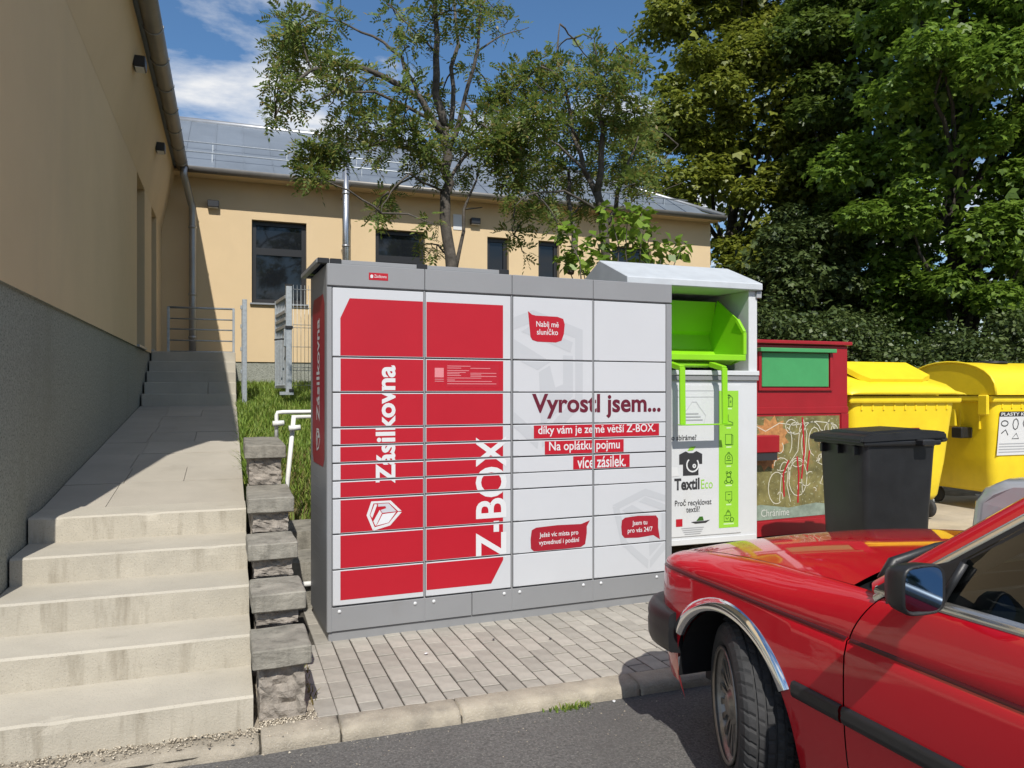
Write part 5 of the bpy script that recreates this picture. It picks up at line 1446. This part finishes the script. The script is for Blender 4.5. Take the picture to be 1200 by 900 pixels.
    for y_, a_, h_, o_ in ((-0.872, 0.030, 0.035, 0.012), (-0.880, 0.048, 0.050, 0.010), (-0.90, 0.060, 0.059, 0.006), (-0.945, 0.070, 0.064, 0.002), (-0.955, 0.067, 0.061, 0.002)):
        ring = []
        for k in range(24):
            an = 2 * math.pi * k / 24; cc, ss = math.cos(an), math.sin(an)
            ring.append(bm.verts.new((sg * (0.918 + o_ + a_ * math.copysign(abs(cc) ** 0.5, cc)), y_, 0.985 + h_ * math.copysign(abs(ss) ** 0.5, ss))))
        rings.append(ring)
    for i in range(len(rings) - 1):
        for k in range(24): bm.faces.new((rings[i][k], rings[i][(k + 1) % 24], rings[i + 1][(k + 1) % 24], rings[i + 1][k]))
    bm.faces.new(rings[0])
    inner = [bm.verts.new((sg * 0.92 + (v.co.x - sg * 0.92) * 0.88, -0.944, 0.985 + (v.co.z - 0.985) * 0.88)) for v in rings[-1]]
    for k in range(24): bm.faces.new((rings[-1][k], rings[-1][(k + 1) % 24], inner[(k + 1) % 24], inner[k]))
    mh = from_bm('door_mirror', bm, blackpl, rcar, True)
    gv = [(sg * (0.92 + 0.060 * math.copysign(abs(math.cos(t)) ** 0.45, math.cos(t))), -0.9455 + 0.12 * 0.060 * math.copysign(abs(math.cos(t)) ** 0.45, math.cos(t)), 0.985 + 0.056 * math.copysign(abs(math.sin(t)) ** 0.45, math.sin(t))) for t in np.linspace(0, 2 * math.pi, 32, endpoint=False)]
    mk('mirror_glass', gv, [tuple(range(32))], mirror_m, mh)
    vec_box('mirror_stalk', q3((0.77, -0.84, 0.945)), q3((0.87, -0.885, 0.955)), 0.06, 0.045, blackpl, mh)
    # front seats
    bm = bmesh.new()
    bbox(bm, sg * 0.36 - 0.24, sg * 0.36 + 0.24, -1.55, -1.05, 0.42, 0.56, 0.05, 3)
    bbox(bm, sg * 0.36 - 0.24, sg * 0.36 + 0.24, -1.70, -1.54, 0.50, 1.08, 0.05, 3)
    bbox(bm, sg * 0.36 - 0.13, sg * 0.36 + 0.13, -1.69, -1.60, 1.10, 1.26, 0.03, 3)
    from_bm('seat', bm, interior, rcar, True)
box('dashboard', -0.70, 0.70, -1.02, -0.70, 0.60, 0.895, interior, rcar, 0.05, 3)
bm = bmesh.new(); blathe(bm, [(0.016 * math.cos(t), 0.185 + 0.016 * math.sin(t)) for t in np.linspace(0, 2 * math.pi, 8, endpoint=False)], 32, (0, 0, 0), 'y', True)
bbox(bm, -0.18, 0.18, -0.015, 0.015, -0.03, 0.03, 0.01)
o = from_bm('steering_wheel', bm, interior, rcar, True); o.location = (-0.36, -1.12, 0.87); o.rotation_euler[0] = R(-22)
# wipers
for x0, x1 in ((-0.58, -0.02), (0.08, 0.55)):
    w_ = tube('wiper', [(x0 - 0.08, -0.575, 0.90), (x0 - 0.05, -0.58, 0.955), (x0 + 0.12, -0.585, 0.992), (x1 + 0.04, -0.575, 1.02)], [0.022, 0.018, 0.013, 0.007], blackpl, rcar, 8)
    vec_box('wiper_blade', (x0 + 0.10, -0.60, 0.985), (x1 + 0.06, -0.585, 1.012), 0.012, 0.024, blackpl, w_)
# front bumper
Wb = [(0.335, 0.842), (0.38, 0.842), (0.44, 0.840), (0.5, 0.830), (0.56, 0.803), (0.61, 0.762), (0.65, 0.71), (0.69, 0.62), (0.72, 0.48), (0.738, 0.30), (0.745, 0.0)]
path = [(w_, s) for s, w_ in Wb] + [(-w_, s) for s, w_ in Wb[-2::-1]]
def bumper(name, path, prof, m):
    rows = []
    for i, (x_, y_) in enumerate(path):
        a = Vector(path[max(i - 1, 0)]); b = Vector(path[min(i + 1, len(path) - 1)])
        d = (b - a).normalized(); nn = Vector((d.y, -d.x))
        if nn.dot(Vector((x_, y_ - 0.0 + (0.3 if y_ > 0 else -0.3)))) < 0: nn = -nn
        if y_ < -2 : 
            nn = Vector((d.y, -d.x)); 
            if nn.dot(Vector((x_, y_ + 2.6))) < 0: nn = -nn
        rows.append([(x_ + nn.x * o_, y_ + nn.y * o_, z_) for o_, z_ in prof])
    return grid(name, rows, m, rcar, True)
bprof = [(-0.05, 0.570), (-0.01, 0.572), (0.008, 0.566), (0.016, 0.552), (0.020, 0.525), (0.017, 0.505), (0.020, 0.490), (0.018, 0.43), (0.008, 0.410), (-0.05, 0.400)]
fbm = bumper('front_bumper', path, bprof, blackpl)
for sg in (-1, 1):
    mk('bumper_end', [(sg * (0.842 + o_), 0.3355, z_) for o_, z_ in bprof], [tuple(range(len(bprof)))], blackpl, fbm)
rb = bumper('rear_bumper', [(0.83, -2.95), (0.82, -3.2), (0.79, -3.42), (0.72, -3.55), (0.5, -3.60), (0.0, -3.61), (-0.5, -3.60), (-0.72, -3.55), (-0.79, -3.42), (-0.82, -3.2), (-0.83, -2.95)], bprof, blackpl)
for x_, r_ in ((-0.50, 0.075), (-0.31, 0.085), (0.31, 0.085), (0.50, 0.075)):
    hl = lathe('headlight', [(0.60, r_ + 0.008), (0.664 if abs(x_) < 0.4 else 0.658, r_ + 0.008), (0.67 if abs(x_) < 0.4 else 0.662, r_)], 20, chrome, rcar, (x_, 0.015, 0.655), 'y')
    lathe('lens', [(0.671, r_ * 0.97), (0.684, r_ * 0.6), (0.688, 0.01)], 20, carglass, hl, (x_, 0.015, 0.655), 'y')
for x_ in (-0.07, 0.07):
    bm = bmesh.new()
    bbox(bm, x_ - 0.06, x_ + 0.06, 0.695, 0.716, 0.60, 0.70, 0.012, 2)
    gk = from_bm('grille', bm, chrome, rcar)
    box('grille_mesh', x_ - 0.048, x_ + 0.048, 0.7162, 0.719, 0.612, 0.688, pr_dark, gk)
for x_ in (-0.5, 0.5): box('tail_light', x_ - 0.2, x_ + 0.2, -3.515, -3.49, 0.62, 0.78, mat('tail_red', (0.35, 0.01, 0.01), 0.15), rcar, 0.01)
# wheels
def make_wheel(x_, s_, steer, left):
    seg = 200
    bm = bmesh.new()
    half = 0.090
    prof = [(-half + 0.012, 0.203), (-half - 0.004, 0.225), (-half - 0.006, 0.258), (-half + 0.004, 0.287), (-half + 0.016, 0.298), (-half + 0.022, 0.300)]
    grooves = [-0.046, -0.016, 0.016, 0.046]
    pr = list(prof)
    x0 = -half + 0.022
    for gx in grooves:
        pr += [(gx - 0.0045, 0.3045), (gx - 0.004, 0.297), (gx + 0.004, 0.297), (gx + 0.0045, 0.3045)]
    pr += [(-a, r) for a, r in prof[::-1]]
    rings = blathe(bm, pr, seg, (0, 0, 0), 'x')
    # cross sipes on tread and shoulder
    for i, ring in enumerate(rings):
        a, r = pr[i]
        if r > 0.28 and abs(r - 0.297) > 0.0005:
            for k, v in enumerate(ring):
                if (k + int(abs(a) * 60)) % 5 == 0:
                    d_ = 0.0065 if abs(a) > 0.045 else 0.004
                    f = (r - d_) / r; v.co.y *= f; v.co.z *= f
    w = from_bm('wheel', bm, rubber, rcar, False, loc=(x_, s_, AZ))
    w.rotation_euler[2] = steer + (0 if left else math.pi)
    bm = bmesh.new()
    blathe(bm, [(-0.094, 0.196), (-0.100, 0.206), (-0.096, 0.210), (-0.086, 0.206), (-0.074, 0.190), (-0.055, 0.182), (0.09, 0.185)], 48, (0, 0, 0), 'x')
    rim = from_bm('rim', bm, alu, w, True)
    bm = bmesh.new()
    for k in range(20):
        t = 2 * math.pi * k / 20
        rot = Matrix.Rotation(t, 4, 'X')
        b2 = bmesh.new()
        pts = [(0.055, -0.0085), (0.125, -0.0065), (0.150, -0.010), (0.186, -0.0125), (0.186, 0.0125), (0.150, 0.010), (0.125, 0.0065), (0.055, 0.0085)]
        A = [bm.verts.new(rot @ Vector((-0.072 + 0.012 * (1 - (z_ / 0.186)), y_, z_))) for z_, y_ in pts]
        B = [bm.verts.new(rot @ Vector((-0.050 + 0.0 * z_, y_, z_))) for z_, y_ in pts]
        bm.faces.new(A); bm.faces.new(B[::-1])
        for i in range(8): bm.faces.new((A[i], B[i], B[(i + 1) % 8], A[(i + 1) % 8]))
        b2.free()
    blathe(bm, [(-0.05, 0.075), (-0.068, 0.072), (-0.072, 0.055), (-0.084, 0.040), (-0.088, 0.030), (-0.088, 0.001)], 24, (0, 0, 0), 'x')
    from_bm('spokes', bm, alu, w)
    lathe('brake_disc', [(-0.03, 0.13), (-0.02, 0.13)], 24, mat('iron', (0.06, 0.05, 0.045), 0.6, 0.6), w, (0, 0, 0), 'x')
    lathe('rim_backing', [(0.0, 0.18), (0.01, 0.18)], 24, pr_dark, w, (0, 0, 0), 'x')
for sg in (-1, 1):
    make_wheel(sg * 0.715, 0.0, R(-24), sg < 0)
    make_wheel(sg * 0.715, -2.57, 0.0, sg < 0)

# ================================================================== SILVER CAR beyond it
silver = mat('silver_car_paint', (0.46, 0.475, 0.49), 0.32, 0.35, coat=0.8)
sc_ = thing('parked_car', 'silver grey car with rounded end parked beyond the red car at the right edge', 'car', (4.43, -1.12, ROAD))
prof = [(-3.3, 0.25), (-3.35, 0.6), (-3.3, 1.0), (-3.0, 1.50), (-2.6, 1.58), (-1.3, 1.58), (-0.95, 1.50), (-0.22, 1.08), (0.30, 1.06), (0.52, 1.035), (0.62, 0.985), (0.675, 0.90), (0.695, 0.75), (0.70, 0.45), (0.66, 0.26)]
bm = bmesh.new()
rows = []
for f in (-1, -0.985, -0.95, -0.88, -0.6, 0, 0.6, 0.88, 0.95, 0.985, 1):
    t = abs(f)
    row = []
    for y_, z_ in prof:
        ins = max(0, z_ - 1.0) * 0.32
        pull = {1: 0.10, 0.985: 0.05, 0.95: 0.022, 0.88: 0.006}.get(t, 0.0)
        yy = y_ - pull * (1 if y_ > 0.2 else 0) + pull * (1 if y_ < -2.9 else 0)
        zz = z_ - pull * 0.35 * (1 if z_ > 0.9 else 0)
        row.append((f * (0.86 - ins), yy, zz))
    rows.append(row)
grid('body', rows, silver, sc_, True)
for x_ in (-0.86, 0.86):
    mk('body_side', [(x_ * ((0.86 - max(0, z_ - 1.0) * 0.32) / 0.86), y_ - 0.10 * (y_ > 0.2) + 0.10 * (y_ < -2.9), z_ - 0.035 * (z_ > 0.9)) for y_, z_ in prof], [tuple(range(len(prof)))], silver, sc_)
    box('side_window', x_ * 0.86 - 0.035, x_ * 0.86 + 0.035, -2.75, -0.75, 1.06, 1.42, glassm, sc_, 0.01)
    for c in (0.0, -2.6):
        w_ = lathe('wheel', [(-0.1, 0.19), (-0.1, 0.29), (-0.08, 0.305), (0.08, 0.305), (0.1, 0.29), (0.1, 0.19)], 32, rubber, sc_, (x_ * 0.93, c, 0.305), 'x')
        lathe('rim', [(-0.102, 0.19), (-0.09, 0.12), (0.09, 0.12), (0.102, 0.19)], 24, alu, w_, (x_ * 0.93, c, 0.305), 'x')
    box('headlight', x_ * 0.72 - 0.12, x_ * 0.72 + 0.12, 0.50, 0.66, 0.66, 0.78, carglass, sc_, 0.02)
box('windscreen', -0.68, 0.68, -0.72, -0.70, 1.16, 1.44, glassm, sc_)

# ================================================================== TREES
def leaf_verts(p, d, nrm, L, wd, fold=0.12):
    """p,d,nrm: (n,3); L,wd: (n,) -> (n,4,3) diamond leaves"""
    s = np.cross(d, nrm); s /= np.linalg.norm(s, axis=1, keepdims=True) + 1e-9
    up = np.cross(s, d)
    v = np.empty((len(p), 4, 3))
    v[:, 0] = p
    v[:, 1] = p + d * (L * 0.45)[:, None] + s * wd[:, None] + up * (L * fold)[:, None]
    v[:, 2] = p + d * L[:, None]
    v[:, 3] = p + d * (L * 0.45)[:, None] - s * wd[:, None] + up * (L * fold)[:, None]
    return v
def unit(n):
    a = rng.normal(size=(n, 3)); return a / np.linalg.norm(a, axis=1, keepdims=True)
def quads(v):
    return v.reshape(-1, 3), np.arange(v.shape[0] * 4).reshape(-1, 4)
def clump_points(c, r, n, shell=0.45):
    u = unit(n); rad = (shell + (1 - shell) * rng.random(n)) ** 0.7
    return np.asarray(c) + u * rad[:, None] * np.asarray(r), u
def simple_leaves(c, r, n, size, droop=0.35, upb=0.7, lobes=False, wr=0.34, shell=0.4):
    p, u = clump_points(c, r, n, shell)
    nrm = unit(n) * 0.75 + np.array([0, 0, upb]) + u * 0.5; nrm /= np.linalg.norm(nrm, axis=1, keepdims=True)
    d = unit(n) + u * 0.6; d[:, 2] -= droop
    d -= nrm * (d * nrm).sum(1, keepdims=True); d /= np.linalg.norm(d, axis=1, keepdims=True) + 1e-9
    L = size * rng.uniform(0.65, 1.25, n)
    if not lobes: return leaf_verts(p, d, nrm, L, L * wr)
    out = []
    s = np.cross(d, nrm)
    for a, k in ((0, 1.0), (52, 0.82), (-52, 0.82)):
        dd = d * math.cos(R(a)) + s * math.sin(R(a))
        out.append(leaf_verts(p, dd, nrm, L * k, L * k * 0.30, 0.06))
    return np.concatenate(out)
def rowan_leaves(c, r, n, size):
    """compound leaves: a row of narrow leaflets on a drooping stalk"""
    p, u = clump_points(c, r, n, 0.2)
    ax = unit(n) + u * 0.4; ax[:, 2] -= 0.25; ax /= np.linalg.norm(ax, axis=1, keepdims=True)
    nrm = unit(n) * 0.6 + np.array([0, 0, 0.9]); nrm -= ax * (nrm * ax).sum(1, keepdims=True); nrm /= np.linalg.norm(nrm, axis=1, keepdims=True)
    s = np.cross(ax, nrm)
    Ls = size * rng.uniform(0.8, 1.2, n)
    out = []
    for k in range(5):
        q = p + ax * (Ls * (0.25 + 0.19 * k))[:, None] - np.array([0, 0, 1]) * (Ls * 0.03 * k * k * 0.5)[:, None]
        for sg in (-1, 1):
            if k == 4 and sg == 1: continue
            d = ax * 0.55 + s * sg * (0.85 if k < 4 else 0.0) + nrm * 0.1
            d /= np.linalg.norm(d, axis=1, keepdims=True)
            L = Ls * 0.42
            out.append(leaf_verts(q, d, nrm + unit(n) * 0.25, L, L * 0.21, 0.1))
    return np.concatenate(out)
def crown(name, parts, m, parent):
    V, F = quads(np.concatenate(parts))
    o = raw_mesh(name, V - np.array(parent.location), F, m, parent)
    return o
def limbs(parent, branches, m):
    bm = bmesh.new()
    for pts, r0, r1 in branches:
        n = len(pts)
        # smooth the polyline a little and give it wander
        P2 = []
        for i in range(n - 1):
            a, b = Vector(pts[i]), Vector(pts[i + 1])
            for k in range(3):
                t = k / 3; q = a.lerp(b, t)
                P2.append(q + Vector((rng.normal(), rng.normal(), rng.normal() * 0.4)) * (0.12 * (b - a).length * 0.25 if (i or k) else 0))
        P2.append(Vector(pts[-1]))
        rad = [r0 + (r1 - r0) * i / (len(P2) - 1) for i in range(len(P2))]
        btube(bm, [p - parent.location for p in P2], rad, 8 if r0 > 0.03 else 5)
    return from_bm('trunk', bm, m, parent, True)

rowan_leaf = mat('rowan_leaf', (0.06, 0.09, 0.03), 0.5, island=[(0.08, 0.125, 0.025), (0.125, 0.19, 0.038), (0.17, 0.235, 0.05), (0.22, 0.265, 0.06), (0.27, 0.21, 0.055)], trans=0.45)
rowan_leaf2 = mat('rowan_leaf_light', (0.1, 0.15, 0.03), 0.5, island=[(0.08, 0.125, 0.025), (0.125, 0.19, 0.038), (0.17, 0.24, 0.05), (0.22, 0.265, 0.06), (0.26, 0.20, 0.05)], trans=0.5)
linden_leaf = mat('bright_leaf', (0.12, 0.22, 0.03), 0.45, island=[(0.10, 0.18, 0.02), (0.17, 0.28, 0.03), (0.23, 0.34, 0.04)], trans=0.35)
maple_a = mat('olive_leaf', (0.07, 0.09, 0.02), 0.45, island=[(0.10, 0.13, 0.016), (0.19, 0.225, 0.03), (0.30, 0.32, 0.045)], trans=0.45)
maple_b = mat('deep_leaf', (0.05, 0.085, 0.02), 0.45, island=[(0.06, 0.10, 0.018), (0.11, 0.165, 0.028), (0.165, 0.225, 0.036)], trans=0.42)
maple_c = mat('green_leaf', (0.06, 0.13, 0.02), 0.42, island=[(0.085, 0.15, 0.018), (0.15, 0.25, 0.032), (0.23, 0.34, 0.045)], trans=0.45)
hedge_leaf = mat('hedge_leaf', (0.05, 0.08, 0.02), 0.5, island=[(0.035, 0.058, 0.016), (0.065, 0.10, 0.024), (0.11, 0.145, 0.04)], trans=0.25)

def px_tree(label, base_px, y, branch_px, clusters, leaf, dens, name='rowan_tree', barkm=bark, group=None, spread=1.0):
    b = P(base_px, 458, y); b.z = bank_z(b.x, y) - 0.1
    t = thing(name, label, 'tree', b, 0.0, group)
    br = []
    for pts, r0, r1 in branch_px:
        dy = rng.uniform(-0.8, 0.8) * spread if br else 0.0
        br.append(([P(px, py, y + dy * (i / max(1, len(pts) - 1))) for i, (px, py) in enumerate(pts)], r0, r1))
    parts = []
    for (px, py, rp, *dn) in clusters:
        yy = y + rng.uniform(-0.9, 0.9) * spread
        c = P(px, py, yy); dist = (c - CAM).length; r = rp * dist / 900
        n = int(dens * (rp / 25) ** 2 * (dn[0] if dn else 1.0))
        parts.append(rowan_leaves(c, (r, r * 1.2, r * 0.9), int(n * 2.0), 0.15))
        # twig that carries the cluster
        near = min((q for p_, _, _ in br for q in p_), key=lambda q: (q - c).length)
        br.append(([near, near.lerp(c, 0.5) + Vector((0, 0, 0.05)), c, c + Vector((rng.normal() * r * .5, rng.normal() * r * .5, -r * 0.3))], 0.013, 0.004))
    limbs(t, br, barkm)
    crown('crown', parts, leaf, t)
    return t
T1 = [([(527, 470), (526, 300), (522, 240), (525, 200), (521, 150)], 0.078, 0.056), ([(521, 150), (512, 90), (509, 20), (506, -70)], 0.055, 0.015), ([(521, 160), (490, 115), (450, 88), (410, 75), (365, 82), (338, 105), (322, 138)], 0.045, 0.008),
      ([(522, 195), (490, 176), (450, 168), (415, 176), (385, 190)], 0.032, 0.007), ([(490, 116), (470, 66), (440, 42), (400, 27), (368, 12)], 0.026, 0.006), ([(521, 150), (480, 125), (440, 108), (395, 106), (362, 122)], 0.026, 0.007),
      ([(523, 180), (545, 120), (560, 60), (569, -40)], 0.036, 0.010), ([(526, 215), (546, 180), (575, 163), (605, 150)], 0.026, 0.007), ([(533, 320), (546, 245), (562, 195)], 0.028, 0.010), ([(528, 150), (531, 80), (533, 0), (536, -60)], 0.034, 0.010),
      ([(560, 60), (590, 40), (620, 32)], 0.014, 0.004), ([(509, 60), (480, 30), (455, 5)], 0.016, 0.004), ([(546, 245), (565, 243)], 0.012, 0.006), ([(522, 225), (480, 205), (455, 225), (447, 250)], 0.018, 0.004)]
C1 = [(333, 60, 24), (345, 28, 22), (385, 25, 20, .7), (328, 100, 18), (322, 135, 12), (360, 66, 26, .9), (395, 80, 22, .8), (425, 100, 22, .7), (368, 185, 22, 1.5), (388, 170, 20, 1.2), (366, 207, 14), (405, 150, 22, .9), (438, 140, 26, .9), (470, 150, 26, .9), (440, 175, 18, .8),
      (498, 165, 24, .9), (500, 195, 22, .8), (452, 232, 14, .9), (440, 250, 10), (515, 120, 20, .6), (480, 55, 22, .5), (465, 20, 20, .5), (505, 25, 24, .5), (545, 15, 24, .55), (520, -25, 28, .8), (570, 0, 22, .6), (595, 25, 18, .35), (555, 75, 20, .4), (480, 100, 20, .5), (536, 160, 22, .8), (560, 150, 22, .7),
      (585, 170, 22, .8), (508, 262, 10, .7), (500, 285, 12, .8), (512, 296, 9), (575, 115, 16, .4), (545, 205, 16, .7), (390, 120, 18, .6), (350, 120, 14, .6)]
px_tree('slender rowan tree with leaning left branches behind the tall locker and flue', 527, 5.6, T1, C1, rowan_leaf, 60, group='rowan trees behind the locker')
T2 = [([(712, 480), (711, 300), (708, 260), (700, 225)], 0.07, 0.05), ([(700, 225), (705, 150), (702, 95), (696, 50)], 0.045, 0.008), ([(706, 240), (685, 200), (670, 140), (652, 70), (656, 28)], 0.042, 0.006), ([(712, 262), (733, 205), (748, 160)], 0.034, 0.008), ([(690, 205), (655, 170), (620, 150)], 0.022, 0.006),
      ([(678, 165), (650, 120), (625, 95)], 0.018, 0.005), ([(703, 130), (725, 105), (745, 92)], 0.016, 0.005), ([(705, 250), (660, 225), (625, 225), (605, 240)], 0.02, 0.005), ([(735, 210), (768, 195), (795, 170)], 0.012, 0.003), ([(668, 320), (672, 250), (666, 200)], 0.05, 0.02), ([(736, 230), (770, 226), (800, 214)], 0.012, 0.003)]
C2 = [(600, 105, 24), (632, 85, 26), (665, 100, 24, .8), (690, 70, 20, .7), (712, 95, 26), (738, 75, 20, .8), (598, 150, 26), (632, 140, 28), (668, 150, 26, .9), (705, 145, 26), (738, 130, 24), (600, 195, 26), (635, 190, 26, .9), (672, 200, 24, .8), (710, 190, 26), (745, 180, 24), (760, 150, 16), (606, 235, 18, .8), (640, 235, 20, .8),
      (745, 215, 20), (602, 275, 12, .6), (612, 295, 9, .5), (694, 45, 8, .6), (735, 45, 7, .5), (655, 55, 10, .4), (690, 240, 18, .6), (655, 265, 14, .6), (620, 255, 13, .6), (770, 195, 14, .7), (580, 125, 18, .8), (582, 175, 18, .8)]
px_tree('bushy rowan tree with several thin stems behind the locker and white container', 711, 5.2, T2, C2, rowan_leaf2, 74, group='rowan trees behind the locker')
# young linden shoots with large bright leaves
sb = P(740, 458, 4.6); sb.z = 0.3
lt = thing('linden_shrub', 'bright green young linden shoots with large leaves above the white container', 'shrub', sb)
parts = []; br = []
for (px, py, rp) in ((735, 262, 20), (760, 280, 20), (775, 300, 16), (798, 290, 10), (735, 295, 20), (700, 285, 14), (680, 300, 16), (715, 250, 14), (665, 275, 12), (752, 250, 12), (700, 310, 16), (662, 305, 10)):
    c = P(px, py, 4.6 + rng.uniform(-0.3, 0.3)); r = rp * (c - CAM).length / 900
    parts.append(simple_leaves(c, (r, r, r), int(2.6 * rp), 0.125, 0.5, 0.8, wr=0.40))
    br.append(([Vector((sb.x + rng.normal() * 0.2, sb.y, 0.3)), sb.lerp(c, 0.6) + Vector((0, 0, 0.2)), c], 0.018, 0.005))
limbs(lt, br, bark); crown('crown', parts, linden_leaf, lt)

def big_tree(label, px, y, z_lo, z_hi, rx, ry, leaf, n_clump, per, size, seed, name='maple_tree', skew=0.0, fill=2500):
    b = P(px, 458, y); b.z = 1.0 if y > 6 else 0.0
    t = thing(name, label, 'tree', b, 0.0, 'tall trees behind the bins')
    zc_ = (z_lo + z_hi) / 2; rz2 = (z_hi - z_lo) / 2
    parts = []; br = []
    trunk_top = Vector((b.x, b.y, z_lo + rz2 * 1.1))
    br.append(([b, b.lerp(trunk_top, 0.4) + Vector((0.15, 0, 0)), trunk_top], 0.22, 0.10))
    r2 = np.random.default_rng(seed)
    for i in range(n_clump):
        u = r2.normal(size=3); u /= np.linalg.norm(u)
        if u[1] > 0.45: u[1] *= -1                       # more clumps on the side that is in view and in the sun
        k = r2.uniform(0.62, 1.0)
        taper = 1.0 - 0.35 * max(0, u[2]) ** 2
        c = np.array([b.x + skew * u[2], b.y, zc_]) + u * k * np.array([rx * taper, ry * taper, rz2])
        r = r2.uniform(0.55, 1.0) * rx * 0.28
        n = int(per * r2.uniform(0.7, 1.3))
        parts.append(simple_leaves(c, (r, r, r * 0.62), n, size, 0.35, 0.95, lobes=True, shell=0.25))
        if i % 4 == 0:
            cv = Vector(c); s0 = Vector((b.x, b.y, max(z_lo * 0.6, cv.z - rx * 0.9)))
            br.append(([s0, s0.lerp(cv, 0.55) + Vector((0, 0, 0.2)), cv], 0.07, 0.015))
    parts.append(simple_leaves(np.array([b.x, b.y, zc_]), np.array([rx * 0.85, ry * 0.85, rz2 * 0.9]), fill, size * 1.6, 0.3, 0.4, lobes=True, shell=0.0))
    limbs(t, br, bark_d); crown('crown', parts, leaf, t)
    return t
big_tree('tall olive green maple at the left of the tree row, beside the far roof', 856, 13.5, 1.8, 13.5, 3.1, 2.6, maple_a, 120, 430, 0.125, 1)
big_tree('tall dark maple in the middle of the tree row', 1000, 12.0, 1.6, 15, 3.2, 2.6, maple_b, 115, 430, 0.125, 2)
big_tree('tall bright green maple at the right of the tree row', 1125, 8.2, 2.2, 12.5, 3.0, 2.4, maple_c, 110, 430, 0.12, 3)
big_tree('dark maple cut by the right edge, behind the yellow bins', 1290, 7.0, 2.2, 12.0, 2.6, 2.4, maple_b, 80, 380, 0.12, 4)
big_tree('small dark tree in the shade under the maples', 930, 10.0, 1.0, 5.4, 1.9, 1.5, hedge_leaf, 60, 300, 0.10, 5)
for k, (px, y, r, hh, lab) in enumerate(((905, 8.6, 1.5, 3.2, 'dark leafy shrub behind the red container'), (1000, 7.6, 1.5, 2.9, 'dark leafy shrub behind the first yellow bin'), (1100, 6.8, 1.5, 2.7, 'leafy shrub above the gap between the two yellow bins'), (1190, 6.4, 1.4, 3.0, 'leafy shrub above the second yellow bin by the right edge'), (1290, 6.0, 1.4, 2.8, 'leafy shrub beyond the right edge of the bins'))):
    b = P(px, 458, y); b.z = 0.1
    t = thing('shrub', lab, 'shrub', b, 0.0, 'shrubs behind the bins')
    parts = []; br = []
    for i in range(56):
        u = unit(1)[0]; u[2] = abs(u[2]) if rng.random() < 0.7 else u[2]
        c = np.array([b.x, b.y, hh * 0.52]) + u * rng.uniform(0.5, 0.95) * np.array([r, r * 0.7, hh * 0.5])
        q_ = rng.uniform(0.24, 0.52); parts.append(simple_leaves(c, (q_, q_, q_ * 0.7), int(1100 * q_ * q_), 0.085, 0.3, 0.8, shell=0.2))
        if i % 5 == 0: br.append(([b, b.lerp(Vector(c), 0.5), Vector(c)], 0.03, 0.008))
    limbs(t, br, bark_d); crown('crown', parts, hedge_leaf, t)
# far wood that closes the view behind the trees
parts = []
for i in range(420):
    x_ = rng.uniform(4, 60); y_ = rng.uniform(22, 34) - 0.25 * max(0, x_ - 18)
    c = np.array([x_, y_, rng.uniform(0.8, 6.5)])
    parts.append(simple_leaves(c, (1.3, 1.0, 1.0), 110, 0.34, 0.3, 0.8, shell=0.1))
V, F = quads(np.concatenate(parts))
stuff(raw_mesh('far_wood', V, F, hedge_leaf))
# trees across the street behind the camera, seen only as reflections in glass and paint
parts = []
for i in range(260):
    x_ = rng.uniform(-45, 45); y_ = rng.uniform(-30, -22)
    c = np.array([x_, y_, rng.uniform(0.2, 6.0 + 1.5 * math.sin(x_ * 0.4))])
    parts.append(simple_leaves(c, (1.8, 1.2, 1.2), 60, 0.55, 0.3, 0.8, shell=0.1))
V, F = quads(np.concatenate(parts))
stuff(raw_mesh('street_trees', V, F, hedge_leaf))
# small bits lying on the paving and the landing
for i, (x_, y_) in enumerate(((0.90, 0.62), (1.32, 0.72), (1.63, 0.62), (1.62, -0.17))):
    o = mk('litter_scrap', [(0.012 * math.cos(t) * random.uniform(.6, 1.2), 0.012 * math.sin(t) * random.uniform(.6, 1.2), 0.002 + 0.004 * (k % 2)) for k, t in enumerate(np.linspace(0, 6.28, 6, endpoint=False))], [(0, 1, 2, 3, 4, 5)],
           [L_print, pr_dark, pr_dark, L_print][i], None, loc=(x_, y_, 0.001 if y_ > 0 else ROAD + 0.002))
    tag(o, ['white scrap of litter on the paving before the parcel locker', 'small dark leaf on the paving nearest the middle of the locker', 'small dark leaf on the paving nearer the red car', 'white scrap lying in the gutter at the kerb foot'][i], 'litter')
